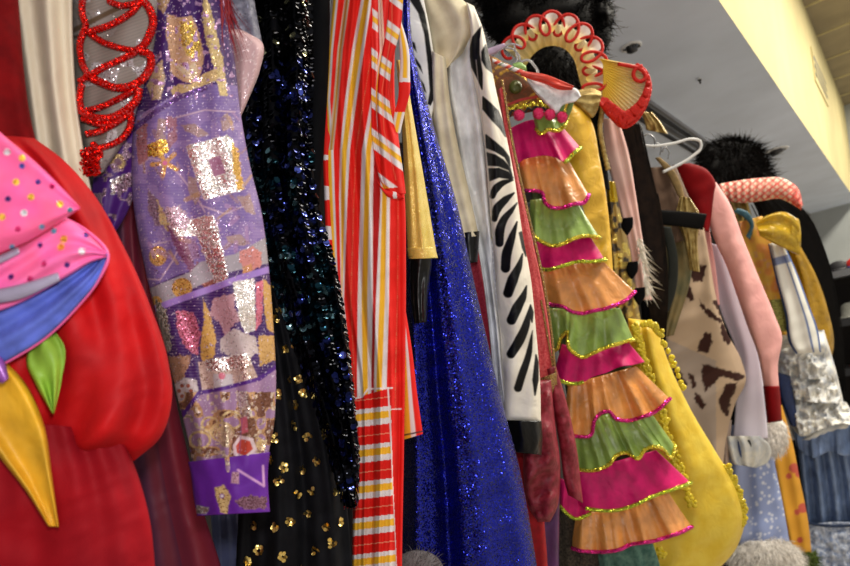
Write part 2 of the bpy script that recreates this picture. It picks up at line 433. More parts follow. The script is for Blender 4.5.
def painted(name, rough=.65, fscale=900, fk=1.2, weave=1400, bump=.12, foilmix=1., spec=.35, metal=0., sheen=0., big=0., wavew=0.):
    """woven or printed pattern from the 'col' attribute; its alpha says where metal thread lies"""
    m, nt, b = newmat(name)
    at = N(nt, 'ShaderNodeVertexColor'); at.layer_name = 'col'
    nt.links.new(at.outputs[0], b.inputs['Base Color'])
    b.inputs['Specular IOR Level'].default_value = spec
    if sheen: b.inputs['Sheen Weight'].default_value = sheen
    vo, nm = sparkle_normal(nt, fscale, fk)
    sx = N(nt, 'ShaderNodeSeparateColor'); nt.links.new(vo.outputs['Color'], sx.inputs[0])
    lt = N(nt, 'ShaderNodeMath', operation='LESS_THAN'); nt.links.new(sx.outputs[2], lt.inputs[0]); nt.links.new(at.outputs[1], lt.inputs[1])
    tc = N(nt, 'ShaderNodeTexCoord'); n2 = N(nt, 'ShaderNodeTexNoise'); n2.inputs['Scale'].default_value = weave; nt.links.new(tc.outputs['Object'], n2.inputs['Vector'])
    bp = N(nt, 'ShaderNodeBump'); bp.inputs['Strength'].default_value = bump; bp.inputs['Distance'].default_value = .0006; nt.links.new(n2.outputs[0], bp.inputs['Height'])
    if big:
        n3 = N(nt, 'ShaderNodeTexNoise'); n3.inputs['Scale'].default_value = 30; n3.inputs['Detail'].default_value = 2; n3.inputs['Distortion'].default_value = .5
        nt.links.new(tc.outputs['Object'], n3.inputs['Vector'])
        b2 = N(nt, 'ShaderNodeBump'); b2.inputs['Strength'].default_value = 1; b2.inputs['Distance'].default_value = big
        nt.links.new(n3.outputs[0], b2.inputs['Height']); nt.links.new(b2.outputs[0], bp.inputs['Normal'])
    mv = N(nt, 'ShaderNodeMix', data_type='VECTOR'); nt.links.new(lt.outputs[0], mv.inputs[0]); nt.links.new(bp.outputs[0], mv.inputs[4]); nt.links.new(nm.outputs[0], mv.inputs[5])
    nt.links.new(mv.outputs[1], b.inputs['Normal'])
    mr = N(nt, 'ShaderNodeMapRange'); mr.inputs[3].default_value = rough; mr.inputs[4].default_value = .28; nt.links.new(lt.outputs[0], mr.inputs[0]); nt.links.new(mr.outputs[0], b.inputs['Roughness'])
    ma = N(nt, 'ShaderNodeMapRange'); ma.inputs[3].default_value = metal; ma.inputs[4].default_value = foilmix; nt.links.new(lt.outputs[0], ma.inputs[0]); nt.links.new(ma.outputs[0], b.inputs['Metallic'])
    return m

def plain(name, col, rough=.5, metal=0., emit=0.):
    m, nt, b = newmat(name); setin(b, Roughness=rough, Metallic=metal); b.inputs['Base Color'].default_value = L3(col)
    if emit: b.inputs['Emission Color'].default_value = L3(col); b.inputs['Emission Strength'].default_value = emit
    return m

def wall_mat(name, col, scale=3, amt=.08, rough=.85):
    return cloth(name, col, rough=rough, col2=[c*(1-amt) for c in col], nscale=scale, bump=.1, bscale=120, bdist=.002, spec=.2)

def box(name, x0, x1, y0, y1, z0, z1, mat, parent=None, bev=.0):
    v = [(x, y, z) for x in (x0, x1) for y in (y0, y1) for z in (z0, z1)]
    f = [[0, 1, 3, 2], [4, 6, 7, 5], [0, 4, 5, 1], [2, 3, 7, 6], [0, 2, 6, 4], [1, 5, 7, 3]]
    o = mesh_obj(name, v, f, mat, parent, smooth=False)
    if bev:
        md = o.modifiers.new('b', 'BEVEL'); md.width = bev; md.segments = 2
    return o
# ------------------------------------------------------------------ the room
m_ceiling = wall_mat('dropped_ceiling_paint', (226, 236, 254), 2, .05, .6)
m_fascia = wall_mat('cream_paint', (208, 194, 142), 2, .05)
m_upper = wall_mat('ceiling_tile', (150, 138, 112), 3, .1)
m_wall = wall_mat('grey_wall_paint', (176, 180, 178), 2, .05)
m_dark = wall_mat('dark_backing', (52, 48, 46), 2, .1)  # wall colour kept dark to stand in for shade behind the garments
m_floor = wall_mat('vinyl_floor', (178, 170, 160), 4, .1, .4)
m_steel = plain('brushed_steel', (150, 150, 152), .35, .9)
m_dsteel = plain('dark_steel', (70, 70, 72), .4, .8)
m_white = plain('white_plastic', (232, 232, 232), .35)
m_black = plain('black_plastic', (14, 14, 15), .5)

ZC = CAMH+1.5
def S_(o): return tag(o, kind='structure')
S_(box('floor', -3.2, 4.2, -3, 12.2, -.1, 0, m_floor))
S_(box('wall_left', -2.5, -2.3, -3, 12.2, 0, ZC+.2, m_dark))
S_(box('ceiling', -2.5, -.4, -3, 12.2, ZC, ZC+.12, m_ceiling))
v = []
for y in (-3, 12.2):
    v += [(-.4, y, ZC), (-.2, y, ZC+1.5), (-.32, y, ZC+1.5), (-.5, y, ZC+.1)]
f = [[0, 1, 5, 4], [1, 2, 6, 5], [2, 3, 7, 6], [3, 0, 4, 7], [0, 3, 2, 1], [4, 5, 6, 7]]
S_(mesh_obj('wall_fascia', v, f, m_fascia, smooth=False))
S_(box('ceiling_upper', -.4, 4.2, -3, 12.2, ZC+1.5, ZC+1.6, m_upper))
S_(box('wall_far', -3.2, 4.2, 12, 12.2, 0, ZC+1.6, m_wall))
# upper ceiling tile joints
for i in range(14):
    S_(box('trim_%d' % (i+1), -.2, 3.9, -1+i*.95, -1+i*.95+.02, ZC+1.49, ZC+1.5, m_fascia))
# vents on the fascia
def vent(y0, y1, z0, z1, lab):
    t = thing('air_vent', lab, 'vent', ((-.4+-.2)/2, y0, z0))
    def fx(z): return -.4+.2*(z-ZC)/1.5
    for nm, ya, yb, za, zb, o in (('frame', y0, y1, z0, z1, .012),):
        v = [(fx(za)+e, y, z_) for e in (.001, o) for (y, z_) in ((ya, za), (yb, za), (yb, zb), (ya, zb))]
        v = [(fx(p[2])+(.001 if i < 4 else o), p[1], p[2]) for i, p in enumerate(v)]
        mesh_obj(nm, v, [[0, 1, 2, 3], [4, 7, 6, 5], [0, 4, 5, 1], [1, 5, 6, 2], [2, 6, 7, 3], [3, 7, 4, 0]], m_fascia, t, smooth=False)
    for k in range(7):
        za = z0+.03+(z1-z0-.06)*k/7
        mesh_obj('slat', [(fx(za)+.012, y0+.04, za), (fx(za)+.012, y1-.04, za), (fx(za)+.022, y1-.04, za+.02), (fx(za)+.022, y0+.04, za+.02),
                          (fx(za)+.013, y0+.04, za+.03), (fx(za)+.013, y1-.04, za+.03)],
                 [[0, 1, 2, 3], [3, 2, 5, 4]], m_dsteel if k % 2 else m_fascia, t, smooth=False)
vent(3.6, 4.6, ZC+.75, ZC+1.1, 'long beige air vent on the cream wall face above the dropped ceiling, nearer one')
vent(7.6, 8.8, ZC+.75, ZC+1.1, 'long beige air vent on the cream wall face above the dropped ceiling, farther one')

def on_ceiling(px, py, z=ZC):
    a = P(px, py, 1.)-CAM; k = (z-CAM[2])/a[2]; return CAM+a*k
def spot(px, py, r, lab):
    p = on_ceiling(px, py); t = thing('ceiling_spotlight', lab, 'spotlight', (p[0], p[1], ZC))
    n = 28; an = np.arange(n)/n*2*math.pi
    def ring(rr, z): return np.stack([p[0]+rr*np.cos(an), p[1]+rr*np.sin(an), np.full(n, z)], -1)
    co = np.concatenate([ring(r, ZC-.001), ring(r*.97, ZC-.008), ring(r*.72, ZC-.01), ring(r*.66, ZC-.002)])
    i = np.arange(n); j = (i+1) % n
    mesh_obj('trim_ring', co, np.concatenate([np.stack([i+k*n, j+k*n, j+k*n+n, i+k*n+n], -1) for k in range(3)]), m_white, t)
    co = np.concatenate([ring(r*.5, ZC-.001), ring(r*.5, ZC-.03), ring(r*.1, ZC-.04)])
    mesh_obj('lamp_head', co, np.concatenate([np.stack([i+k*n, j+k*n, j+k*n+n, i+k*n+n], -1) for k in range(2)]), m_dsteel, t)
    for k in range(2):
        c, s = math.cos(k*1.57+.5)*r*.8, math.sin(k*1.57+.5)*r*.8
        sweep('bracket', [(p[0]-c, p[1]-s, ZC-.012), (p[0], p[1], ZC-.02), (p[0]+c, p[1]+s, ZC-.012)], .005, m_dsteel, t, k=6)
spot(631, 46, .055, 'small cross-barred spotlight in the dropped ceiling above the ruffled clown collar')
spot(776, 150, .11, 'recessed spotlight in the dropped ceiling above the curly black wig')
spot(699, 78, .012, 'tiny sensor dot in the dropped ceiling between the two spotlights')

# ceiling tracks and the hanging rail
t = thing('ceiling_track', 'pair of grey metal ceiling tracks running above the clothes rack', 'ceiling track', (-1.08, 0, ZC-.03))
for k, (x, w, mt) in enumerate(((-1.09, .018, m_dsteel), (-1.045, .022, m_steel), (-1.135, .02, m_steel), (-1.19, .016, m_dsteel))):
    box('track_bar', x-w/2, x+w/2, .2, 12, ZC-.03, ZC, mt, t)
RAILX, RAILZ = -.86, CAMH+.62
t = thing('clothes_rail', 'long steel clothes rail the costumes hang from', 'clothes rail', (RAILX, 0, 0))
sweep('rail', [(RAILX, -.9, RAILZ), (RAILX, 5.6, RAILZ)], .014, m_steel, t, k=12)
for y in (-.9, 2.35, 5.6):
    sweep('post', [(RAILX-.3, y, 0), (RAILX-.3, y, RAILZ), (RAILX, y, RAILZ)], .014, m_steel, t, k=10)

# ------------------------------------------------------------------ 1 jester collar, nearest
def T(name, lab, cat, px, py, z, group=None): return thing(name, lab, cat, P(px, py, z), group)
m_pink = painted('pink_dotted_satin', .4, 1500, .9, 1200, .05, big=.003)
m_blue = cloth('periwinkle_lining', (92, 108, 200), .6)
m_silver = satin('silver_ribbon', (170, 160, 185), .3, .3)
m_lime = satin('lime_satin', (150, 190, 62), .5, .0, spec=.3)
m_yel = satin('yellow_satin', (248, 186, 44), .5, .0, spec=.35)
t = T('jester_collar', 'pink jester collar with coloured dots, periwinkle lining, green and yellow points, over the red dress', 'collar', -20, 380, .47)
dots = [(22,158,'y'),(7,152,'s'),(16,182,'y'),(22,166,'b'),(38,182,'n'),(8,199,'n'),(31,197,'y'),(2,217,'y'),(24,213,'s'),(18,229,'r'),(70,210,'t'),(42,227,'c'),(54,231,'c'),(64,239,'y'),(61,247,'y'),(40,245,'n'),(82,251,'s'),(86,235,'n'),(44,264,'r'),(11,277,'n'),(30,279,'r'),(67,265,'n'),(52,186,'r'),(60,204,'y'),(-8,180,'t'),(12,247,'c')]
dc = dict(y=(250,190,70), s=(245,240,245), b=(60,90,180), n=(70,50,130), r=(215,40,110), t=(90,140,160), c=(90,190,220))
def pk(p):
    p.mix(smooth_noise(p.px, p.py, 16, 2)*.5, (240, 100, 120))
    for x, y, c in dots: p.dot(x, y, 3.4 if c in 'sy' else 2.8, dc[c], .6)
tube('upper_flap', [(-60,70),(-30,105),(0,132),(40,166),(66,192),(80,207)], [(-60,285),(-30,266),(0,253),(30,240),(56,224),(80,209)], .455, .012, m_pink, t, folds(2,.004,3), res=1.6, paint=pk, base=(236,92,160))
tube('lower_flap', [(-60,280),(-20,262),(20,238),(62,217),(90,236),(106,252)], [(-60,335),(-20,318),(20,303),(70,275),(92,262),(107,257)], .475, .010, m_pink, t, folds(2,.004,4), res=1.6, paint=pk, base=(238,110,180))
tube('silver_ribbon', [(-20,292),(20,284),(58,272)], [(-20,306),(20,299),(60,281)], .463, .003, m_silver, t, res=2)
tube('silver_ribbon', [(-20,262),(0,255),(18,247)], [(-20,270),(0,264),(20,254)], .463, .003, m_silver, t, res=2)
S = tube('lining', [(-60,322),(-20,314),(20,299),(70,273),(92,260),(106,252)], [(-60,395),(-20,376),(10,360),(45,338),(76,308),(98,280),(108,255)], .487, .010, m_blue, t, folds(2,.004,5), res=2)
pz = crs([(-60,395),(-20,376),(10,360),(45,338),(76,308),(98,280),(108,255),(88,232),(62,217)], 90)
m_pinkp = plain('pink_piping', (225, 90, 150), .5)
sweep('piping', P(pz[:,0], pz[:,1], .486), .0013, m_pinkp, S.o, k=6)
tube('green_point', [(30,345),(26,360),(36,385),(52,413)], [(54,330),(64,345),(62,378),(54,414)], .502, .008, m_lime, t, folds(1.5,.006,6), res=2)
tube('yellow_point', [(-60,340),(-28,420),(0,458),(25,490),(48,526)], [(-20,340),(26,384),(44,424),(52,475),(59,527)], .502, .009, m_yel, t, folds(1.5,.006,8), res=2)
tube('purple_point', [(-40,350),(-30,370),(2,384)], [(-30,340),(4,360),(9,378)], .482, .008, satin('violet_satin', (150, 80, 170)), t, res=2)

# ------------------------------------------------------------------ 2 red dress
m_red = cloth('red_crepe', (186, 8, 12), .65, (150, 6, 14), 14, .12, 700, spec=.2, big=.0015)
m_vel = cloth('crimson_velvet', (112, 4, 8), .8, sheen=.12, spec=.1)
t = T('red_gown', 'long red gown with velvet bodice and gathered waist, at the left end of the rack', 'dress', -20, 700, .56)
tube('bodice', [(-70,-60),(-70,150),(-60,260)], [(14,-60),(20,20),(25,80),(31,120),(44,165),(60,200)], .565, .03, m_vel, t, folds(2,.004,11), res=3)
def fb(u, v): return .006*np.sin(30*u+4*v)*u+.004*np.sin(17*u-6*v+1)+.006*np.exp(-((u-.62-.1*v)/.06)**2)-.02*np.clip((v-.9)/.1, 0, 1)**2+.005*np.sin(9*u+7*v)
tube('blouson_skirt', [(-70,128),(-70,200),(-70,300),(-70,440)], [(34,138),(60,157),(95,196),(122,243),(150,305),(168,360),(172,398),(160,438),(134,461)], .545, .035, m_red, t, fb, res=2, capt=.05)
def fs2(u, v): return .003*np.sin(44*u+2)*np.exp(-v*4)+.0035*np.sin(13*u-3*v)+.002*np.sin(23*u)
m_red2 = cloth('crimson_chiffon', (150, 8, 22), .7, (124, 6, 20), 12, .12, 700, spec=.15, big=.0015)
tube('lower_skirt', [(-70,412),(-70,500),(-70,760)], [(121,432),(139,478),(150,520),(155,566),(158,640),(160,760)], .538, .03, m_red2, t, fs2, res=2)

# ------------------------------------------------------------------ 3 cream gown
t = T('white_satin_gown', 'cream satin gown hanging in soft vertical folds behind the red gown', 'dress', 60, 640, .6)
m_cream = cloth('cream_satin', (218, 206, 184), .5, (210,196,172), 8, spec=.35)
tube('skirt', [(2,-60),(18,40),(28,110),(40,200),(40,640)], [(73,-60),(73,30),(76,90),(84,150),(96,215),(120,640)], .617, .016, m_cream, t, lambda u, v: .006*np.sin(6.28*2.0*u+.6), res=2.5)

# ------------------------------------------------------------------ 4 mesh bodice with red beaded loops
def stripes_mesh(p):
    p.mix((np.sin((p.px*.35+p.py)*1.9)*.5+.5)*.25, (176, 160, 146))
    p.mix((smooth_noise(p.px, p.py, 26, 5) > .62)*.5, (150, 140, 138), .15)
    p.mix((smooth_noise(p.px, p.py, 14, 9) > .7)*.6, (190, 185, 190), .5)
    p.line([(74,30),(130,2)], 5, (90,70,52)); p.line([(74,37),(95,34)], 3, (70,55,45))
m_mesh = painted('sparkling_mesh', .55, 1100, 1.2)
m_bead = glitter('red_beads', (170, 8, 8), (235, 30, 20), 900, 1.1, .6, .2, .35)
t = T('beaded_bodice', 'silvery mesh bodice laced with loops of sparkling red beading', 'bodice', 110, 210, .64)
Sm = tube('mesh_panel', [(72,-60),(74,60),(78,120),(82,140),(90,176)], [(168,-60),(160,20),(152,60),(140,100),(128,135),(104,172)], .64, .02, m_mesh, t, folds(2,.002,5), res=1.2, paint=stripes_mesh, base=(120,110,104))
loops = [[(84,-8),(82,10),(86,26)],[(86,26),(80,45),(83,65),(87,76),(79,82)],[(108,0),(118,5),(130,5),(141,0)],[(88,32),(105,27),(122,19),(134,10),(141,1)],
 [(139,-4),(149,8),(153,20),(149,36),(143,46),(136,51)],[(88,32),(99,40),(116,47),(136,51)],[(90,76),(104,67),(120,60),(136,52)],
 [(140,51),(149,54),(151,63),(146,75),(137,83),(118,88),(100,82),(86,75)],[(80,112),(98,108),(118,99),(137,89)],
 [(80,110),(92,117),(110,118),(126,110),(137,99),(139,88)],[(86,134),(100,131),(118,121),(132,108)],[(88,150),(104,147),(122,138),(130,126),(131,112)],
 [(82,84),(80,96),(81,110)],[(82,118),(92,122),(108,125),(124,117),(134,104)],[(92,143),(100,152),(96,162),(98,170)]]
for k, l in enumerate(loops):
    q = crs(l, 60); rr = .0036 if k in (4, 7, 9) else .0029
    sweep('beaded_loop', P(q[:,0], q[:,1], .612+.002*(k % 3)), rr, m_bead, t, k=10, bead=.3, beadlen=.0028)
g = np.random.default_rng(3)
pp = P(90+g.normal(0, 3.5, 160), 150+g.random(160)*25, .61)
discs('bead_tassel', pp, np.tile((CAM-pp[0])/np.linalg.norm(CAM-pp[0]), (160, 1)), .0022, m_bead, t, tilt=1.)

# ------------------------------------------------------------------ 5 purple brocade
LAV, DPUR, BEI, GRY = (112,88,146), (56,18,88), (156,122,92), (148,138,146)
def brocade(p):
    n1 = smooth_noise(p.px, p.py, 9, 1); n2 = smooth_noise(p.px, p.py, 4, 2)
    p.poly([(120,130),(133,119),(155,106),(180,92),(210,84),(245,86),(262,210),(272,246),(215,262),(175,276),(140,292)], LAV)
    p.mix((n1 > .6)*(p.py > 110)*(p.py < 250)*.35, (160,130,175))
    # vines
    for pl in ([(140,165),(150,158),(165,162),(180,175),(196,196),(205,212)], [(150,245),(175,240),(195,226),(205,215)], [(175,118),(205,110),(235,112)], [(200,205),(225,214),(246,205),(250,196)], [(138,278),(160,280),(172,262),(178,250)]):
        p.line(pl, 1.5, (180,150,170))
    for f_ in ([(181,125),(195,124),(210,135),(198,137),(186,131)], [(188,176),(196,178),(200,198),(195,205),(188,190)], [(220,118),(228,112),(230,128),(223,132)], [(225,236),(240,234),(252,244),(240,246),(228,242)], [(158,118),(166,120),(166,145),(158,150),(156,135)], [(236,196),(250,196),(256,215),(246,212)]):
        p.poly(f_, (150,120,120), .05, rag=.6)
    # flower
    for k in range(5):
        a = k*1.257+.5; p.line([(165,163),(165+13*math.cos(a), 163+13*math.sin(a))], 4.5, (190,135,70), .15)
    p.dot(165,163,2.5,(190,90,130))
    p.poly([(143,146),(165,139),(170,150),(160,158),(145,156)], (225,180,70), .75, rag=1.5)
    p.poly([(138,120),(147,124),(148,160),(138,165),(136,140)], (150,95,100), .1, rag=1)
    p.poly([(166,115),(176,118),(178,140),(168,150)], (150,100,115), .1, rag=1)
    for (x, y, r) in ((158,256,9),(182,290,8)): p.dot(x, y, r, (195,145,80), .35, ry=r*1.1)
    p.poly([(148,190),(158,200),(164,225),(156,226),(148,210)], (120,90,110), .2, rag=1)
    p.poly([(157,200),(166,215),(176,228),(168,232),(160,222)], (200,170,120), .2, rag=1)
    p.poly([(166,225),(182,232),(196,268),(190,272),(176,250)], (110,55,90), .1, rag=1)
    p.poly([(196,262),(212,270),(216,284),(204,288),(196,278)], (140,80,70), .3, rag=1.5)
    gg = np.random.default_rng(77)
    for k_ in range(46):
        x_, y_ = 136+gg.random()*125, 108+gg.random()*165; a_ = gg.random()*3.14; L_ = 3+gg.random()*5
        p.line([(x_-L_*math.cos(a_), y_-L_*math.sin(a_)), (x_+L_*math.cos(a_), y_+L_*math.sin(a_))], 2+gg.random()*3, [(150,112,110), (176,134,84), (160,120,160), (112,82,140)][k_ % 4], .12, amt=.6*float(y_ > 112))
    p.mix((np.sin(p.py*2.1) > .5)*(p.py > 90)*.12, (190,170,190), .2)
    # grey panel
    p.poly([(140,292),(165,282),(190,272),(200,262),(235,254),(272,234),(274,262),(230,272),(200,285),(170,300),(148,310)], GRY)
    p.poly([(240,252),(252,246),(262,252),(262,266),(248,272),(240,262)], (190,120,115), .1, rag=1.2)
    p.poly([(242,268),(252,262),(252,276),(244,278)], (185,125,80), .1, rag=1)
    for (x, y, r) in ((182,288,10),(156,302,6)): p.dot(x, y, r, (196,148,78), .35)
    p.poly([(172,226),(196,240),(200,258),(190,262)], (150,100,120), .3, rag=2, amt=.5)
    # silver woven shapes
    SIL = (250,240,236)
    p.poly([(186,146),(205,141),(227,135),(233,140),(244,188),(240,191),(204,200)], SIL, .92, rag=.7)
    p.poly([(231,140),(238,150),(244,188),(238,190),(232,165)], (220,170,90), .6, rag=1.5)
    p.poly([(208,160),(220,155),(226,173),(214,177)], (150,100,128), .05)
    p.poly([(172,228),(180,222),(200,217),(213,215),(218,228),(228,276),(222,286),(215,282),(205,257),(198,236),(176,236)], SIL, .9, rag=.9)
    p.poly([(164,208),(180,206),(190,220),(186,230),(170,228)], (200,170,185), .45, rag=2)
    # border band
    p.line([(146,312),(175,301),(210,289),(240,278),(274,268)], 6.5, (146,112,182))
    # dark part below
    p.poly([(176,312),(183,310),(193,313),(201,334),(197,355),(190,352),(183,343),(177,327)], (214,120,150), .55, rag=1.2)
    p.poly([(203,298),(209,311),(216,338),(214,358),(202,362),(200,345),(204,320)], (196,150,80), .12, rag=.9)
    p.poly([(213,298),(236,293),(234,308),(242,320),(232,326),(226,340),(220,322),(210,316)], (172,128,138), .1, rag=1.5)
    p.poly([(233,282),(254,278),(256,329),(245,334),(240,320),(236,300)], SIL, .85, rag=1)
    p.poly([(256,282),(264,280),(262,320),(256,330)], (205,110,130), .2, rag=1)
    p.poly([(263,278),(275,290),(276,335),(268,330),(264,310)], (196,150,88), .15, rag=.8)
    p.poly([(220,340),(234,328),(256,338),(258,352),(250,357),(232,359),(220,349)], (178,160,160), .06, rag=1)
    p.poly([(258,335),(275,336),(276,360),(260,366)], (194,150,92), .15, rag=1)
    p.poly([(156,300),(166,310),(170,335),(172,350),(164,352),(158,330)], (225,215,205), .75, rag=1.5)
    p.poly([(198,362),(248,355),(258,378),(262,396),(228,388),(202,390)], (190,160,150), .25)
    p.poly([(206,360),(248,353),(252,364),(228,371),(206,371)], SIL, .85, rag=1)
    p.poly([(238,360),(250,358),(252,380),(260,400),(256,412),(246,395)], (235,205,195), .8, rag=1.2)
    p.poly([(213,374),(232,374),(234,386),(214,388)], (180,168,172)); p.dot(222,376,3.5,(190,100,120))
    p.poly([(166,357),(190,355),(188,368),(182,380),(188,392),(176,386),(168,372)], (164,122,98), .15, rag=1.5)
    p.poly([(172,386),(184,378),(197,380),(198,392),(190,400),(182,408),(174,398)], (190,176,178), .1, rag=1)
    for k in range(6):
        a = k*1.05; p.dot(185+6*math.cos(a), 391+6*math.sin(a), 2, (150,80,60), .1)
    # lowest part: swirls and petals on lilac
    p.poly([(180,420),(199,395),(225,389),(259,381),(280,366),(282,470),(185,500)], (150,116,150))
    m = (p.py > 392)
    p.mix(m*(n1 > .52)*.9, (186,142,92), .22); p.mix(m*(n1 > .66), (120,78,60), .25); p.mix(m*(n2 > .74), (214,190,170), .5)
    for (x, y, rx) in ((200,440,10),(222,432,11),(232,420,10),(210,424,8)):
        d = np.abs(np.hypot(p.px-x, (p.py-y)*1.2)-rx); p.mix(np.clip(1.8-d, 0, 1), (206,178,130), .3)
    p.poly([(160,400),(180,410),(190,450),(196,470),(186,480),(170,430)], (120,100,150), .45, rag=2)
    p.poly([(212,430),(226,424),(234,434),(230,448),(220,444)], (240,220,190), .8, rag=1.5)
    p.poly([(236,390),(246,392),(252,414),(246,420),(238,405)], (225,210,200), .7, rag=1.5)
    for pl in ([(236,446),(241,439),(250,441),(253,449),(245,456),(237,453)], [(247,462),(255,456),(260,466),(252,478),(246,474)]):
        q = np.array(pl); c_ = q.mean(0); p.poly((q-c_)*1.45+c_, (214,190,196)); p.poly(pl, (188,66,50))
    p.poly([(240,418),(247,416),(248,432),(242,434)], (205,100,120), .1); p.poly([(258,436),(266,440),(264,456),(256,452)], (240,215,170), .8, rag=1.5)
    p.line([(181,418),(199,393),(225,388),(259,379),(280,364)], 4, (76,30,118))
    p.line([(238,385),(242,420),(238,470)], 1.2, (130,90,140), amt=.6)
    # top part: cream motifs
    p.poly([(155,-5),(172,-5),(164,14),(158,8)], BEI, .1, rag=.6)
    p.poly([(167,14),(182,18),(192,16),(199,32),(204,54),(202,70),(197,84),(184,82),(170,72),(170,55),(166,35)], (182,142,112), .12, rag=.9)
    p.poly([(180,22),(192,22),(201,45),(200,57),(188,56),(181,40)], (222,180,92), .8, rag=1.3)
    p.poly([(172,62),(186,68),(196,62),(198,80),(186,78)], (196,170,140), .1, rag=.8)
    p.poly([(203,-5),(210,5),(216,30),(223,60),(228,95),(220,95),(214,70),(206,40),(202,15)], (196,170,120), .3, rag=1.2)
    p.poly([(170,90),(178,84),(192,84),(205,73),(217,69),(217,80),(200,87),(184,93),(172,95)], (186,156,110), .15, rag=.9)
    p.poly([(155,66),(162,60),(165,80),(161,99),(152,100),(147,86)], (172,146,116), .15, rag=.9)
    p.dot(156,82,3,(120,80,110))
    p.mix((p.py < 100)*(n2 > .78), (190,150,190), .6)
    p.line([(133,130),(155,112),(180,97),(205,88)], 5, (92,60,120), .25)
    p.line([(148,30),(150,60),(140,90),(134,120)], 3, (60,28,80), .2)
    p.mix((smooth_noise(p.px, p.py, 1.3, 8) > .88)*.8, (225,205,225), .8)
m_broc = painted('purple_brocade', .55, 1300, .85, 1500, .25, big=.002)
t = T('brocade_caftan', 'purple brocade caftan with gold motifs and woven silver squares on its long sleeve', 'caftan', 235, 520, .68)
def body(p):
    p.dot(118,162,8,(190,160,110),.3); p.dot(118,162,4,(110,70,90)); p.poly([(110,180),(126,174),(122,190),(112,194)], (225,215,215), .8, rag=2); p.mix((smooth_noise(p.px,p.py,5,7) > .7), (160,130,150), .5)
tube('front_panel', [(165,-60),(152,60),(140,98),(122,130),(104,150),(95,172),(92,205),(100,235)], [(200,-60),(190,60),(165,110),(158,130),(148,150),(138,185),(126,215),(112,238)], .664, .012, m_broc, t, folds(2,.003,2), res=1.3, paint=body, base=(70,24,110))
Sb = tube('sleeve', [(152,-60),(150,10),(148,45),(140,80),(134,120),(133,200),(143,260),(155,310),(166,350),(178,400),(188,440),(192,462),(196,480)],
     [(220,-60),(228,10),(236,70),(240,108),(250,165),(262,215),(268,260),(273,320),(276,390),(274,425),(268,458),(267,470)], .650, .028, m_broc, t,
     lambda u, v: .003*np.sin(9*u+2*v)+.0025*np.sin(21*u-9*v)+.005*np.exp(-((v-.92)/.09)**2)*np.sin(22*u+5*v)+.004*np.exp(-((u-.25-.5*(v-.8))/.05)**2)*np.clip((v-.6)*4, 0, 1), res=.75, paint=brocade, base=DPUR)
def cuffp(p):
    p.poly([(215,488),(224,484),(231,497),(227,514),(220,512),(217,500)], (190,158,110), .25, rag=.9); p.dot(222,496,2.5,(120,70,130)); p.dot(222,496,1.4,(200,190,190))
    p.poly([(234,500),(250,495),(266,498),(268,508),(245,510)], (130,90,110), .5, rag=1.8); p.line([(238,470),(264,486),(263,466)], 2.4, (190,140,190))
    p.poly([(196,505),(208,508),(207,514),(196,513)], (210,200,205), .8, rag=1.2); p.poly([(232,472),(239,472),(239,484),(231,483)], (175,130,150), .3)
tube('cuff', [(188,462),(190,470),(194,500),(197,516)], [(270,452),(268,470),(269,500),(270,512)], .645, .026, m_broc, Sb.o, folds(3,.002,7), res=.8, paint=cuffp, base=(92,28,140), hollow=True)

# ------------------------------------------------------------------ maroon skirt, satin strip
t = T('maroon_pleated_gown', 'dark maroon and plum pleated gown hanging between the red gown and the brocade sleeve', 'dress', 170, 680, .75)
def maroon(p):
    w = np.sin(p.u*19+1.5*p.v)*.5+.5; p.mix(w*.75, (58,28,60)); p.mix((p.u > .62)*.6, (118,14,34))
m_mar = painted('maroon_chiffon', .6, 800, .5, 900, .1, sheen=.0)
tube('skirt', [(92,120),(98,200),(104,300),(112,450),(118,566),(122,700)], [(150,120),(150,250),(172,380),(200,500),(222,570),(248,700)], .77, .035, m_mar, t, lambda u, v: .005*np.sin(15*u+1.5*v+1), res=2, paint=maroon, base=(98,22,42))
t = T('grey_satin_gown', 'sliver of slate-grey satin showing below the brocade cuff', 'dress', 228, 680, .85)
tube('skirt', [(200,300),(210,500),(214,566),(216,700)], [(240,300),(243,500),(248,566),(256,700)], .90, .012, satin('slate_satin', (86,92,130), .35, .1), t, folds(2,.004,4), res=3)

# ------------------------------------------------------------------ 6 pink chiffon and feather
t = T('pink_chiffon_costume', 'pale pink chiffon puff sleeve with a silver mesh yoke beside the brocade sleeve', 'costume', 245, 118, .74)
def silv(p): p.mix(smooth_noise(p.px, p.py, 3, 4)*.7, (170,168,184), .4)
tube('silver_yoke', [(212,-60),(218,0),(222,45)], [(246,-60),(256,10),(263,46)], .745, .018, m_mesh, t, folds(2,.003,9), res=1.2, paint=silv, base=(84,84,102))
def chif(p):
    p.mix((smooth_noise(p.px, p.py, 1.6, 4) > .74)*.6, (240,220,224), .6)
    p.line([(228,34),(234,70),(238,112)], 3, (225,210,225), .5)
tube('puff_sleeve', [(218,28),(224,50),(230,84),(236,104),(239,119)], [(240,28),(263,44),(260,70),(250,96),(240,119)], .735, .022, m_mesh, t, folds(2,.002,3), res=1.2, paint=chif, base=(196,160,164), capt=.1)
t = T('red_feather', 'wispy dark red feather drooping over the brocade sleeve', 'feather', 215, -15, .66)
g = np.random.default_rng(9); n = 150
rt = P(208+g.random(n)*20, -18+g.random(n)*22, .63+g.random(n)*.03)
dr = (P(222+g.normal(0, 16, n), 60+g.random(n)*12, .64)-P(np.full(n, 212.), np.full(n, -5.), .64))
blades('barbs', rt, dr, .02+g.random(n)*.035, .0011, cloth('red_feather_barb', (140, 14, 30), .6), t, droop=.3, curl=.2)
tube('quill', [(208,-60),(209,-20),(214,10)], [(220,-60),(222,-20),(217,12)], .655, .004, cloth('feather_down', (110, 10, 26), .7), t, res=2)
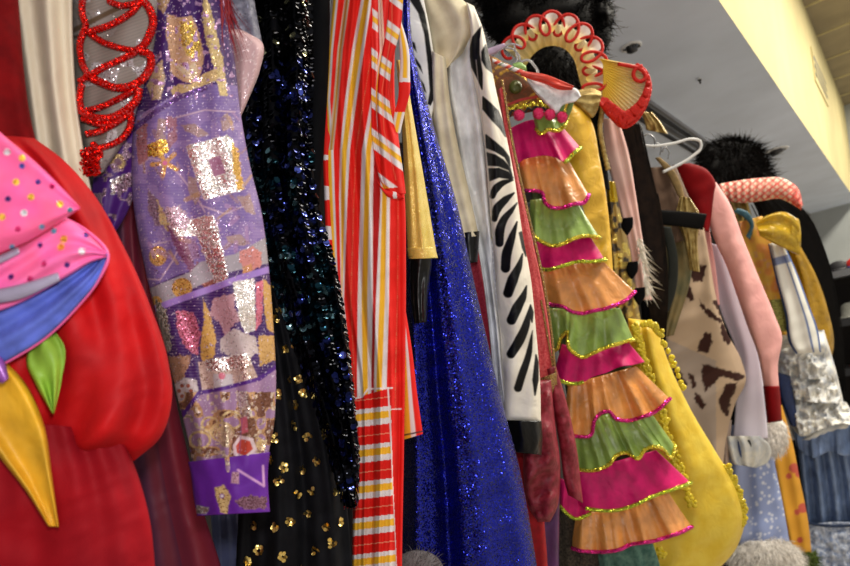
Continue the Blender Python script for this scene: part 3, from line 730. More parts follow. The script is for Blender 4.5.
# ------------------------------------------------------------------ 8 black sequin gown
t = T('black_sequin_gown', 'black gown covered in blue-black sequins over a net skirt with gold sequin flowers', 'gown', 300, 690, .86)
m_blk = cloth('black_velvet', (9, 9, 13), .85, spec=.08)
m_net = cloth('black_net', (13, 13, 17), .7, (19, 19, 24), 50, spec=.12)
def attrmetal(name, rough=.2):
    m, nt, b = newmat(name); at = N(nt, 'ShaderNodeVertexColor'); at.layer_name = 'col'; nt.links.new(at.outputs[0], b.inputs['Base Color']); setin(b, Roughness=rough, Metallic=.9); return m
m_seq = attrmetal('sequin', .13)
tube('bodice_lining', [(236,-60),(240,100),(245,300),(240,600),(238,690)], [(330,-60),(329,60),(324,150),(320,220),(335,300),(350,420),(352,600),(352,690)], .845, .02, m_blk, t, folds(3,.004,3), res=3)
Ss = tube('sequin_panel', [(243,-60),(246,60),(252,170),(262,240),(280,300),(304,370),(324,430),(338,480),(346,506)],
          [(308,-60),(312,60),(312,150),(318,210),(333,262),(345,330),(352,400),(357,460),(355,506)], .79, .018, m_blk, t, lambda u, v: .006*np.sin(17*u+5*v), res=2)
g = np.random.default_rng(4)
rows, cols_ = 128, 17
vv, uu = np.meshgrid((np.arange(rows)+.5)/rows, (np.arange(cols_)+.5)/cols_, indexing='ij')
vv = vv+((np.arange(cols_) % 2)*.5/rows)[None]; uu = np.clip(uu+g.normal(0, .006, uu.shape), .01, .99).ravel(); vv = np.clip(vv+g.normal(0, .0006, vv.shape), 0, 1).ravel()
keep = g.random(uu.size) < .93; uu, vv = uu[keep], vv[keep]
q, nr, _, dvv = sample(Ss, uu, vv)
dvv /= np.linalg.norm(dvv, axis=1)[:, None]; nr = nr-.3*dvv; nr /= np.linalg.norm(nr, axis=1)[:, None]
y_ = np.interp(vv, [0, 1], [-60, 506])
zone = smooth_noise(uu*6, vv*14, 1, 3)
c = np.tile(lin((8, 9, 16)), (len(uu), 1)); r_ = g.random(len(uu))
blue = (zone > .45) & (y_ > 60)
c[blue & (r_ < .4)] = lin((16, 24, 72)); c[blue & (r_ < .09)] = lin((90, 104, 200))
teal = (y_ > 145) & (y_ < 340) & (zone < .55); c[teal & (r_ < .6)] = lin((14, 44, 56)); c[teal & (r_ < .1)] = lin((110, 150, 160))
dk = y_ < 55; c[dk] = lin((22, 22, 26)); c[dk & (r_ < .08)] = lin((190, 190, 150))
discs('sequins', q, nr, .0043, m_seq, Ss.o, tilt=.16, cols=c, k=10, lift=.0025)
m_gold = plain('gold_sequin', (244, 214, 128), .3, 1.)
def net(u, v): return .008*np.sin(15*u+3*v)+.003*np.sin(37*u+1)
Sn = tube('net_skirt', [(238,240),(240,300),(242,420),(236,566),(232,690)], [(276,240),(300,310),(326,400),(345,490),(352,566),(358,690)], .815, .02, m_net, t, net, res=2)
pts = []; g = np.random.default_rng(12)
for j in range(15):
    for i in range(6):
        v_ = (j+.5+g.normal(0, .2))/15; u_ = (i+.5+.5*(j % 2)+g.normal(0, .13))/6.4
        if 0 < u_ < 1 and 0 < v_ < 1: pts.append((u_, v_))
pts = np.array(pts); q, nr, du, dv = sample(Sn, pts[:,0], pts[:,1])
du /= np.linalg.norm(du, axis=1)[:, None]; dv /= np.linalg.norm(dv, axis=1)[:, None]
for i_ in range(len(q)):
    Q = []
    for k in range(6):
        a = k*1.047; e = .0036*(.6+.8*g.random())
        if g.random() < .88: Q.append(q[i_]+du[i_]*e*math.cos(a)+dv[i_]*e*math.sin(a)+nr[i_]*.001)
    discs('gold_sequin_flower', np.array(Q), np.tile(nr[i_], (len(Q), 1)), .0028, m_gold, Sn.o, tilt=.4, k=6, seed=i_)
lowu = np.array([.12,.3,.45,.2]); lowv = np.array([.02,.07,.13,.16]); q, nr, _, _ = sample(Sn, lowu, lowv)
[discs('gold_ring_sequin', q[i_:i_+1], nr[i_:i_+1], .0034, m_gold, Sn.o, tilt=.15, k=12, ring=True, seed=i_) for i_ in range(4)]
q3 = P(np.array([347.,349,346,350,348]), np.array([410.,380,440,455,420]), .79)

# ------------------------------------------------------------------ 9 striped suit
RD, WH, YE, DR = (222,26,18), (222,212,214), (236,176,40), (170,14,16)
YS = [-60,0,50,100,150,200,300,380,700]
ET = [[333,335,338,340,364,368,374,378,379,380,380.5,381,381.5,382,382.5,383,400],
 [331,333,336,338,361,364,369,372,378,379,379.5,380,380.5,381,381.5,382,400],
 [326.5,329,331,333,352,355,361,364,380,381,381.5,382,383,383.5,384,385,395],
 [323,325,328,330,345,348,353.5,356.5,371,374,379,382,383,384,386,387,395],
 [324,327,331,333.5,340,342,347,350,362,366,371,374,381,383,387,390,400],
 [326,329.2,332.8,334.8,339.2,341,344.8,347.3,360.4,364.2,369.2,372.8,380.4,382,386.8,390,406],
 [333,334.5,337,338.5,341,341.5,342,344,357.6,361.6,367.3,372.7,376,379.5,385,389,406],
 [350,350.3,350.6,350.9,351.2,351.5,351.8,352,357,362.6,367.8,371.2,374,376.4,381.9,386.8,404],
 [352,352.3,352.6,352.9,353.2,353.5,353.8,354,359,364.6,369.8,373.2,376,378.4,383.9,388.8,404]]
SEQ = [WH,YE,WH,RD,WH,YE,WH,RD,WH,YE,WH,DR,WH,YE,WH,RD]
def suit(p):
    E_ = np.array(ET, float); ed = np.stack([np.interp(p.py, YS, E_[:, k]) for k in range(17)])
    for k, cc in enumerate(SEQ):
        if k == 0: p.c[..., :3] = lin(cc)
        else: p.mix(np.clip((p.px-ed[k])/.9+.5, 0, 1), cc)
    for a, b, w in (([345,339,336,331],[0,50,100,140],3),): 
        x_ = np.interp(p.py, [-60,0,50,100,150], [350,347,340,336,331]); mm = np.clip((2.6-np.abs(p.px-x_))/.9+.5, 0, 1)*(p.py < 150); p.mix(mm, (190,170,150)); p.mix(np.clip((1-np.abs(p.px-x_))/.9+.5, 0, 1)*(p.py < 150), (180,130,50))
    # thin gold threads
    for o in (.5,):
        x_ = ed[7]*.5+ed[8]*.5; p.mix(np.clip((.45-np.abs(p.px-x_))+.5, 0, 1)*((p.py*3).astype(int) % 5 < 3)*.5, (230,150,110), .6)
        x_ = ed[15]*.5+ed[16]*.5; p.mix(np.clip((.45-np.abs(p.px-x_))+.5, 0, 1)*((p.py*3).astype(int) % 5 < 3)*.5, (230,150,110), .6)
    # horizontally striped pocket panel
    yy = p.py+(p.px-372)*.12
    pan = (p.py+(p.px-354)*.28 > 398) & (p.px < np.interp(p.py, [380,480,566], [390,393,397]))
    ph = np.mod(yy-392, 36.2)
    cc = np.empty(p.px.shape+(3,)); cc[:] = lin(RD)
    for a, b, k in ((16,20.5,WH),(20.5,27.5,YE),(27.5,33.5,WH)): cc[(ph >= a) & (ph < b)] = lin(k)
    cc[(ph > 6.5) & (ph < 7.3)] = lin((235,150,120))
    p.c[pan, :3] = cc[pan]
    st = [(353,399),(362,397),(368,389),(392,388)]; p.line(st, 1.6, (236,222,224)); p.line([(388,388),(390,420),(393,480),(397,566),(400,640)], 1.5, (236,222,224)); p.line([(388,410),(401,409)], 1.6, (236,222,224))
    p.mix((p.px > np.interp(p.py, [380,480,566], [390,393,397]))*(p.py > 410), RD)
m_suit = painted('striped_cotton', .7, 1500, .8, 1500, .2, spec=.25)
t = T('striped_costume', 'red, white and yellow striped costume with a horizontally striped panel low down', 'costume', 370, 690, .92)
def fsuit(u, v): return .006*np.sin(11*u+1.2)+.004*np.sin(25*u+2*v)+.004*np.sin(60*u)*.3
tube('body', [(333,-60),(331,0),(326.5,50),(323,100),(324,150),(326,200),(333,300),(350,380),(353,450),(352,566),(352,690)],
     [(400,-60),(400,0),(395,50),(395,100),(400,150),(405,200),(406,260),(405,380),(404,450),(402,566),(402,690)], .90, .028, m_suit, t, fsuit, res=.8, paint=suit, base=WH, lin_=False)
def lapel(p):
    ph = np.mod(p.py-(p.px-380)*.75+6, 40); 
    for a, b, k in ((20,27,WH),(27,33,YE),(33,40,WH)): p.mix(np.clip(np.minimum(ph-a, b-ph)/.9+.5, 0, 1), k)
    p.line([(392,-60),(392,30),(382,90),(384,130),(396,180)], 1, (240,120,90), amt=.6)
    p.mix((p.py > 187-(p.px-400)*.1)*1., (214,30,20))
lp = folds(1.5,.003,6)
tube('lapel', [(386,-60),(389,0),(386,30),(379,70),(377,110),(380,150),(384,186),(387,192)], [(402,-60),(403,0),(401,25),(391,70),(390,105),(398,140),(403,170),(406,194)], .868, .008, m_suit, t, lp, res=.8, paint=lapel, base=RD)
tube('inner_lapel', [(366,-60),(368,0),(371,50),(371,100),(373,150),(380,180),(385,190)], [(376,-60),(378,0),(378,50),(376,100),(381,150),(391,180),(394,192)], .873, .006, m_suit, t, lp, res=.8, paint=lambda p: (lapel(p)), base=RD)
tube('lapel_fold', [(377,180),(383,188),(396,192)], [(380,187),(388,197),(405,199)], .862, .006, m_suit, t, None, res=.8, base=RD, paint=lambda p: p.mix((p.px > 393)*(p.px < 397), WH))
def loop_(p):
    p.mix(np.clip((p.u-.25)/.08, 0, 1), YE); p.mix(np.clip((p.u-.7)/.08, 0, 1), WH); p.mix(((p.py > 82) & (p.py < 112))*1., RD); p.mix(((p.py > 78) & (p.py < 82))*1., WH)
tube('sleeve_facing', [(397,20),(399,40),(400,65),(399,82),(398,98),(394,115),(392,130)], [(400,18),(404,30),(409,50),(410,75),(410,92),(405,112),(400,134)], .875, .007, m_suit, t, None, res=.8, paint=loop_, base=WH)
def slv(p):
    for a, k in ((.0,YE),(.38,WH),(.62,RD),(.68,RD)): p.mix(np.clip((p.u-a)/.06, 0, 1), k)
    p.line([(400,436),(424,431)], 1.5, (60,40,40)); 
tube('trouser_hem', [(400,300),(401,340),(402,390),(403,440)], [(404,300),(412,350),(418,400),(423,434)], .945, .012, m_suit, t, None, res=.8, paint=slv, base=WH)
def cuf(p):
    p.mix(((p.py > 96) & (p.py < 112))*1., YE)
S = tube('side_seam', [(320,85),(322,100),(320,120),(322,145),(324,190),(326,260)], [(326,88),(333,110),(333,135),(330,150),(330,200),(334,260)], .885, .006, m_suit, t, None, res=.8, base=RD, paint=lambda p: p.mix((np.mod(p.py, 40) > 26)*(p.py > 155)*1., WH))

# ------------------------------------------------------------------ 10 gold sleeve with black glove
t = T('gold_sleeve_costume', 'gold glitter sleeve ending in a black satin glove beside the striped costume', 'costume', 420, 322, 1.0)
m_goldf = glitter('gold_lame', (224,194,84), (244,222,140), 1500, .7, .35, .35, .5, .5)
Sg = tube('sleeve', [(396,60),(402,130),(405,200),(408,257)], [(404,60),(414,120),(426,190),(437,256)], 1.0, .03, m_goldf, t, folds(2,.004,4), res=1.5, hollow=True)
tube('cuff_band', [(407,248),(409,259)], [(435,247),(438,258)], .998, .031, m_goldf, Sg.o, None, res=1)
m_bsat = satin('black_satin', (9,9,10), .35, 0., .004, spec=.3)
tube('glove', [(410,236),(410,270),(411,300),(414,324)], [(434,236),(432,262),(428,295),(427,322)], 1.0, .02, m_bsat, t, folds(2,.004,9), res=2, hollow=False)

# ------------------------------------------------------------------ 11 blue glitter gown
t = T('blue_glitter_gown', 'royal blue glitter gown flaring widely towards its hem, right of the striped costume', 'gown', 460, 700, 1.08)
m_bg = glitter('blue_glitter', (7, 9, 50), (46, 54, 180), 640, .95, .85, .22, .6)
def fbl(u, v): return .028*np.exp(-((u-.12)/.1)**2)-.055*np.exp(-((u-.36)/.07)**2)*np.clip(v*1.5, 0, 1)+.004*np.sin(22*u)
tube('skirt', [(402,-60),(402,50),(402,150),(404,300),(403,450),(401,566),(400,700)], [(412,-60),(412,40),(432,120),(456,200),(476,290),(499,390),(520,470),(536,560),(556,700)], 1.09, .06, m_bg, t, fbl, res=2)
t = T('grey_fur_tuft', 'tuft of pale grey fur showing under the blue glitter gown', 'fur trim', 420, 600, 1.0)
m_gfur = cloth('grey_fur', (120,114,116), .8, spec=.1)
co, f = ellipsoid(418, 572, 1.0, 26, 22, .03); mesh_obj('pile', co, f, m_gfur, t)
g = np.random.default_rng(8); n = 500; a = g.random(n)*6.28; rr = np.sqrt(g.random(n)); rt = P(418+26*rr*np.cos(a), 572+22*rr*np.sin(a), 1.0-.03*np.sqrt(1-rr*rr))
blades('fur', rt, (rt-P(418, 576, 1.01)), .012, .0008, m_gfur, t, droop=.2)

# ------------------------------------------------------------------ 12 zebra jacket
t = T('zebra_sleeve_jacket', 'white satin jacket with black zebra markings down its sleeve, black band and black cuffs', 'jacket', 500, 455, 1.2)
m_zeb = painted('white_satin_zebra', .5, 900, .5, 1500, .1, spec=.22, big=.003)
m_fle = cloth('cream_fleece', (238,226,196), .85, (214,200,168), 25, .5, 900)
m_wsat = satin('white_satin', (252,253,255), .3, .0, .006)
KB = (8,8,9); IV = (242,234,218)
marks = [[(481,27),(473,37),(469.5,52),(472,67),(478,79),(482,89),(482,73),(479,54),(479,39)],
 [(485.4,45),(482,52),(482,60),(486.5,68),(493,73),(491,67),(488.6,58),(487.5,50)],
 [(483,97),(483,109),(492,120),(500,128),(505.5,136.5),(504.5,126),(498,111),(490,103)],
 [(486,135),(486.5,147.5),(495,151),(505,157),(510,166),(509,157),(503,149),(495,142)],
 [(487,153),(488.5,165),(499,166),(509,170),(512,175.7),(510,168),(503,160),(495,155)],
 [(489,169),(490,180.5),(499,177),(512,179),(513,177.6),(508,172),(499,168.5)],
 [(519.5,233),(522.5,247.5),(526,256),(525,241.7),(521.5,232)], [(536,355),(533,380),(535,395),(538,380),(538,362)], [(530.5,305),(529,312),(532,322),(533,312)]]
STR = [[(492.5,196,3),(495,190,4),(502,183.5,2.8),(513,180,.9)], [(494.5,219,3),(497,209,4.6),(504,201,3.7),(514,193,1)],
 [(499.5,243,4.2),(500,230,4.9),(505,218,4),(511,211,2.8),(517,203,.9)], [(505.5,268,4.9),(506.5,255,5.1),(511,240,3.7),(517,222,1)],
 [(508,293,5),(513,279,5.5),(519,266,3.6),(522.5,254,.9)], [(511.5,320,5),(518,306,5.3),(523,297,3.8),(526.5,286,.9)],
 [(511,354,4.6),(519,341,5.1),(525,328,3.9),(530,307,.9)], [(518,388,4.2),(522,375,4),(528,357,3),(532.5,331,.7)]]
def zeb(p):
    for m_ in marks: p.poly(m_, KB, 0, soft=.5, grow=.9)
    for st_ in STR: p.stroke(st_, KB)
    p.line([(476,60),(480,100),(486,150),(492,210)], .8, (190,180,170), amt=.6)
Sz = tube('zebra_sleeve', [(466,2),(470,30),(470,60),(478,100),(485,150),(489,200),(494,260),(497,300),(501,350),(503,390),(504,424)],
     [(474,6),(482,26),(488,50),(496,90),(505,130),(514,175),(522,230),(531,280),(536,330),(540,380),(541,425)], 1.19, .035, m_zeb, t, lambda u, v: .004*np.sin(8*u+14*v)+.002*np.sin(30*v+5*u), res=.75, paint=zeb, base=IV, capt=.02)
tube('sleeve_cuff', [(504,420),(507,437),(511,452)], [(541.5,421),(542.5,437),(541.5,455)], 1.188, .037, m_bsat, Sz.o, folds(2,.003,3), res=1.5, hollow=True)
def col_(p):
    for m_ in ([(401,13),(401,20),(411.6,33),(410.6,25),(404,16)], [(402,33),(408.5,42),(417,53),(415,43),(407,37)], [(411.6,56),(416,63.6),(423,74),(421,65.7),(416,58)], [(420,78),(424,91),(426.5,93),(424,84)]):
        p.poly(m_, KB, soft=.5)
    p.poly([(404,-62),(409.5,0),(418,13),(424,34),(427.5,63.6),(429.7,91),(427.5,104),(430.7,106),(437,92),(434,70),(428.6,32),(425,13),(420,0),(416,-62)], KB)
tube('front_band', [(392,-60),(400,0),(402,30),(412,60),(420,85),(426,108),(428,125)], [(418,-60),(424,0),(430,30),(436,70),(438,92),(434,108),(430,126)], 1.165, .012, m_zeb, t, None, res=.75, paint=col_, base=(248,246,240))
def flf(u, v): return .008*np.sin(7*u+1+2*v)+.003*np.sin(15*u-4*v)
tube('shoulder_panel', [(410,-60),(420,0),(430,40),(434,62),(434,72),(433,80)], [(445,-60),(458,-6),(472,10),(478,24),(470,44),(452,64)], 1.215, .03, m_fle, t, flf, res=2)
Sf = tube('fleece_sleeve', [(430,50),(431,100),(437,150),(447,200),(459,238)], [(446,58),(450,100),(457,140),(467,182),(479,236)], 1.18, .03, m_fle, t, folds(1.5,.005,5), res=2)
tube('fleece_sleeve_cuff', [(459,233),(461,250),(464,264)], [(479.5,231),(478.5,248),(477.5,262)], 1.178, .026, m_bsat, Sf.o, None, res=1.5, hollow=True)
tube('satin_side', [(450,40),(446,80),(454,130),(464,190),(478,250),(488,320),(494,380),(502,424)], [(476,26),(482,80),(488,130),(492,200),(496,260),(503,320),(508,380),(512,424)], 1.225, .028, m_wsat, t, lambda u, v: .014*np.sin(6.28*1.3*u+1+2.5*v)+.006*np.sin(14*u-7*v), res=2)
def lace_(p): p.mix((np.sin((p.px+p.py)*1.1)+np.sin((p.px-p.py)*1.1) > .9)*.6, (230,228,232), .5)
m_lacew = painted('silver_lace', .5, 1100, 1.2)
tube('lace_edge', [(489,240),(494,290),(498,340),(500,400),(504,420)], [(494,240),(499,290),(503,340),(507,400),(510,420)], 1.195, .004, m_lacew, t, None, res=.8, paint=lace_, base=(176,176,182))

# ------------------------------------------------------------------ 13 red coat of brocade and velvet
m_coral = cloth('coral_brocade', (196,50,58), .6, (222,96,96), 240, .9, 380, bdist=.002, spec=.4)
m_rvel = cloth('crushed_red_velvet', (112,10,24), .5, (150,44,60), 75, .6, 160, sheen=.2, bdist=.002, spec=.4)
m_crim = cloth('crimson_brocade', (158,22,48), .6, (188,52,74), 240, .9, 380, bdist=.002, spec=.4)
m_braid = glitter('bronze_braid', (120,84,50), (206,170,100), 1000, 1.2, .5)
t = T('red_velvet_coat', 'red coat with coral brocade front and crushed velvet sleeve, right of the zebra-marked sleeve', 'coat', 548, 560, 1.32)
tube('brocade_front', [(498,90),(506,150),(516,220),(526,290),(534,350),(538,410)], [(504,85),(513,150),(528,220),(543,290),(552,350),(555,390)], 1.30, .014, m_coral, t, folds(2,.003,4), res=2)
for pl, r_ in (([(502,80),(512,140),(526,205),(541,270),(551,330),(556,385)], .0028), ([(541,300),(549,345),(556,385)], .002)):
    q = crs(pl, 80); sweep('braid', P(q[:,0], q[:,1], 1.285), r_, m_braid, t, k=6, bead=.4, beadlen=.007)
tube('braid_cuff', [(541,378),(539,386),(537,396)], [(557,372),(556,386),(550,402)], 1.285, .012, m_braid, t, folds(3,.004,2), res=1)
tube('velvet_sleeve', [(532,380),(526,420),(523,455),(524,485),(530,510),(538,522)], [(551,380),(556,430),(560,460),(560,485),(557,508),(550,522)], 1.27, .04, m_rvel, t, folds(1.5,.004,5), res=1.6, wr=.035, capt=.12)
tube('velvet_skirt', [(545,370),(553,410),(560,450),(564,480),(568,495)], [(556,366),(570,415),(577,450),(581,485),(583,503)], 1.30, .02, m_rvel, t, folds(1.5,.004,7), res=1.6, wr=.03)
tube('front_lining', [(452,225),(462,260),(472,300),(486,340),(494,380),(500,420)], [(476,225),(484,260),(491,300),(496,350),(503,400),(512,440)], 1.265, .012, m_crim, t, folds(2,.004,8), res=2)
tube('inner_hem', [(508,430),(515,470),(520,520),(530,600)], [(530,430),(540,480),(545,530),(550,600)], 1.31, .02, cloth('scarlet_cloth', (170,14,24), .7), t, folds(2,.006,2), res=3)
t = T('purple_satin_gown', 'strip of dark purple satin below the velvet sleeve', 'dress', 545, 680, 1.38)
tube('skirt', [(524,470),(528,566),(530,680)], [(560,470),(559,566),(562,680)], 1.38, .02, satin('deep_purple_satin', (84,22,92), .4, .1), t, folds(2,.008,2), res=3)
t = T('braided_grey_costume', 'dark grey braided cloth showing under the lowest orange flounce', 'costume', 568, 680, 1.6)
m_knit = cloth('grey_knit', (34,30,28), .8, (84,74,62), 200, .8, 260, bdist=.003)
tube('skirt', [(556,500),(558,566),(558,680)], [(592,500),(600,566),(606,680)], 1.64, .02, m_knit, t, folds(3,.008,2), res=3)
# ------------------------------------------------------------------ 14 ruffled flamenco dress
t = T('ruffled_carnival_dress', 'carnival dress sleeve of magenta, orange and green flounces with sequin edges and pom-poms', 'dress', 600, 560, 1.55)
m_mag = cloth('magenta_crepe', (224,18,112), .5, (196,12,96), 30, .1, 800, big=.003)
m_org = satin('orange_satin', (244,164,84), .33, .0, .006, spec=.7)
m_grn = satin('green_satin', (156,188,88), .33, .0, .006, spec=.7)
m_tgold = glitter('gold_sequin_trim', (190,170,20), (250,235,90), 520, 1.3, .8, .2, .4)
m_tmag = glitter('magenta_sequin_trim', (180,10,90), (240,60,160), 520, 1.3, .8, .2, .4)
m_tgg = glitter('lime_sequin_trim', (130,150,20), (230,245,90), 520, 1.4, .8, .2, .4)
m_und = cloth('dark_green_lining', (66,74,40), .7)
tube('underdress', [(516,125),(528,180),(540,240),(550,300),(562,370),(576,450),(588,540)], [(556,125),(575,180),(592,240),(612,310),(632,370),(645,430),(655,505)], 1.635, .012, m_und, t, folds(3,.006,3), res=3)
# brown embroidered yoke
def yoke(p):
    n = smooth_noise(p.px, p.py, 2, 4)
    p.mix((n > .6)*.5, (140,74,44), .3)
    for k, r_ in ((0, 19), (1, 26)):
        d = np.abs(np.hypot((p.px-514)*.9, (p.py-87)*1.1)-r_); p.mix(np.clip(2.2-d, 0, 1)*(n > .3), (186,140,50), .5)
    p.line([(494,58),(512,70),(528,80)], 3, (176,132,50), .6); p.line([(505,106),(520,100),(540,96),(550,100)], 2.5, (186,60,60), .2)
    p.line([(500,100),(508,108),(530,104),(548,104)], 1.5, (200,170,60), .7)
m_yoke = painted('brown_embroidery', .7, 1100, 1.3, 700, .5)
Sy = tube('yoke', [(480,50),(492,56),(512,66),(534,80),(550,98),(556,108)], [(498,126),(500,122),(508,118),(522,114),(540,111),(556,112)], 1.42, .03, m_yoke, t, folds(2,.004,2), res=.9, paint=yoke, base=(104,62,34))
co, f = ellipsoid(515.5, 87, 1.385, 6.6, 7.2, .012, rot=.2); mesh_obj('green_button', co, f, satin('olive_satin', (92,96,40), .3, .2), Sy.o)
q = crs([(505,116),(512,108),(524,107),(534,104),(546,106),(556,112),(566,112)], 60)
sweep('pompom_braid', P(q[:,0], q[:,1]+2*np.sin(q[:,0]*.8), 1.385), .0035, m_tgold, t, k=7, bead=.4, beadlen=.008)
sweep('pompom_braid', P(q[:,0], q[:,1]+4-2*np.sin(q[:,0]*.8), 1.38), .0025, plain('black_thread', (24,20,20), .6), t, k=6)
m_pom = cloth('pink_chenille', (206,26,86), .9, (230,70,120), 300, .8, 700)
g = np.random.default_rng(2)
for (x, y) in ((519,115),(538.5,113.5),(550,114.5),(562,117)):
    co, f = ellipsoid(x, y, 1.37, 5.4, 5.4, .012, 18, 12, bump=.15); o = mesh_obj('pompom', co, f, m_pom, t)
    n = 260; dd = g.normal(0, 1, (n, 3)); dd /= np.linalg.norm(dd, axis=1)[:, None]; c_ = P(x, y, 1.37)
    blades('pile', c_+dd*.0098, dd, .0034, .0009, m_pom, o, droop=.1)
FR = [
 ('green_flounce', m_grn, [(532,110),(548,112),(562,113)], [(535,128),(541,134),(548,130),(556,131),(565,126),(567,119)], 1.385, .02, m_tgold, (0,1), 2, .006),
 ('magenta_flounce', m_mag, [(510,128),(530,120),(560,124)], [(515,167),(523,160),(534,157),(545,155.5),(556,158),(565,162),(573,154),(581,148)], 1.41, .035, m_tgg, (.72,1), 2, .012),
 ('orange_flounce', m_org, [(519,160),(545,154),(568,160)], [(521,191),(532,191),(542,193),(545,203),(553,208),(562,208),(575,204),(584,203),(589,195)], 1.43, .035, m_tmag, (0,1), 2, .012),
 ('green_flounce', m_grn, [(530,200),(552,198),(577,202)], [(530,228),(536,238),(544,243),(552,246),(560,245),(566,242.6),(576,238),(586,236),(600,238)], 1.45, .035, m_tgold, (0,1), 2.5, .010),
 ('magenta_flounce', m_mag, [(534,242),(560,240),(590,236)], [(534,265),(546,270),(560,267),(578,262),(590,262),(605,260)], 1.46, .035, m_tgg, (0,1), 2, .010),
 ('orange_flounce', m_org, [(539,268),(568,264),(602,260)], [(543,304),(552,305),(562,306.6),(572,312),(582,313.7),(594,311),(605,309),(616,305),(625,301),(635,292)], 1.48, .04, m_tmag, (0,1), 2.5, .012),
 ('green_flounce', m_grn, [(548,308),(575,309),(620,308)], [(550,352),(556,350),(561,338),(567,332),(569,348),(575,354),(582,357.5),(592,354),(600,350),(612,346),(622,343),(634,340)], 1.50, .04, m_tgold, (0,1), 3, .016),
 ('magenta_flounce', m_mag, [(562,344),(592,352),(628,342)], [(553,376),(562,382),(572,384),(581,383),(593,377),(606,373),(620,367),(634,365),(645,362)], 1.51, .04, m_tgg, (0,.34), 2, .012),
 ('orange_flounce', m_org, [(568,384),(600,376),(636,366)], [(562,432),(570,435),(580,437),(590,436),(595,420),(602,413),(609,412),(616,419),(626,421),(640,418),(655,412),(670,399)], 1.52, .045, m_tmag, (0,1), 3, .018),
 ('green_flounce', m_grn, [(572,434),(606,414),(652,414)], [(574,468),(586,471),(599,469.6),(610,464),(616,456),(626,453),(638,459),(645,450),(654,447),(662,449),(671,458),(675,446)], 1.54, .04, m_tgold, (0,1), 4, .014),
 ('magenta_flounce', m_mag, [(574,470),(612,462),(656,450)], [(574,500),(582,507),(595,510),(613,511),(633,506),(653,496.5),(672,490),(691,483)], 1.55, .045, m_tgg, (.12,1), 2, .008),
 ('magenta_under_flounce', m_mag, [(560,478),(574,484),(592,500)], [(559,505),(566,513),(576,519),(584,517),(594,511)], 1.565, .02, m_tgg, (0,1), 2, .006),
 ('orange_flounce', m_org, [(576,514),(618,508),(668,492)], [(571,548),(580,551),(593,552),(606,552),(619,550),(630,545),(642,543),(655,541),(668,537),(680,533),(692,527)], 1.56, .045, m_tmag, (0,1), 4, .014)]
for k, (nm, mt, tp, bt, z, out, tr, tg, wv, am) in enumerate(FR):
    frill(nm, tp, bt, z+.03, out, mt, t, waves=wv, amp=am, seed=k+2, trim=tr, trim_range=tg, rt=.0042, res=1.3)
t = T('teal_tulle_costume', 'wisp of teal tulle under the lowest orange flounce', 'costume', 620, 680, 1.7)
tube('tulle', [(590,535),(596,566),(600,680)], [(650,535),(660,566),(664,680)], 1.635, .01, cloth('teal_tulle', (96,132,116), .7, (60,100,90), 90, .4, 300), t, folds(5,.01,2), res=2)

# ------------------------------------------------------------------ hangers near the collar
m_clear = plain('clear_plastic', (225,225,230), .15); m_clear.node_tree.nodes['Principled BSDF'].inputs['Transmission Weight'].default_value = .6
t = T('clear_hanger', 'clear plastic hanger tilted above the brown embroidered shoulder', 'hanger', 520, 50, 1.45)
for pl in ([(492,60),(497,52),(510,48),(520,58),(513,70),(500,66),(493,60)], [(490,58),(515,44),(522,47)], [(514,45),(517,60),(512,72)]):
    q = crs(pl, 40); sweep('hook_bar', P(q[:,0], q[:,1], 1.44), .002, m_clear, t, k=8)
q = crs([(520,62),(528,60),(536,68),(540,80)], 30); sweep('arm', P(q[:,0], q[:,1], 1.44), .003, m_clear, t, k=8)
tube('lilac_tape', [(484,50),(492,47),(504,43)], [(484,57),(494,54),(506,46)], 1.43, .004, satin('lilac_satin', (205,180,210), .4), t, res=1.5)
t = T('strap_bundle', 'white, red and green garment straps bunched on a hanger below the ruffled collar', 'straps', 550, 85, 1.44)
m_wcl = cloth('white_cotton', (246,246,250), .6, big=.004)
def strp(p):
    n = np.mod(p.px*.5+p.py*.8, 9)
    p.mix((n < 3)*1., (208,60,40)); p.mix(((n > 4) & (n < 5.2))*1., (70,120,70))
m_strap = painted('printed_strap', .5, 900, .5)
tube('printed_strap', [(492,58),(512,66),(534,74),(548,80)], [(493,63),(512,71),(532,80),(546,86)], 1.395, .005, m_strap, t, None, res=1, paint=strp, base=(225,215,215))
tube('white_strap', [(524,72),(534,75),(548,80),(562,86),(578,90),(581,96)], [(528,82),(536,94),(547,105),(557,114),(562,106),(575,102)], 1.375, .008, m_wcl, t, folds(2,.003,3), res=1.2, wr=.02)
m_scar = satin('scarlet_satin', (226,60,36), .35, .1)
tube('red_strap', [(518,70),(530,72),(544,74),(560,80),(574,86)], [(522,76),(532,80),(545,84),(560,90),(572,90)], 1.362, .005, m_scar, t, folds(3,.004,3), res=1.2)
m_olv = satin('leaf_green_satin', (110,138,64), .45, .05)
tube('green_strap', [(562,86),(560,96),(556,108),(552,118)], [(568,88),(567,98),(563,112),(560,122)], 1.38, .005, m_olv, t, None, res=1.2)
tube('green_strap', [(570,92),(568,104),(562,118)], [(575,93),(573,106),(567,121)], 1.385, .004, m_olv, t, None, res=1.2)
tube('green_tag', [(512,64),(520,62),(526,66)], [(516,69),(522,71),(527,71)], 1.41, .006, satin('lime_tag_satin', (150,190,100), .4), t, None, res=1)

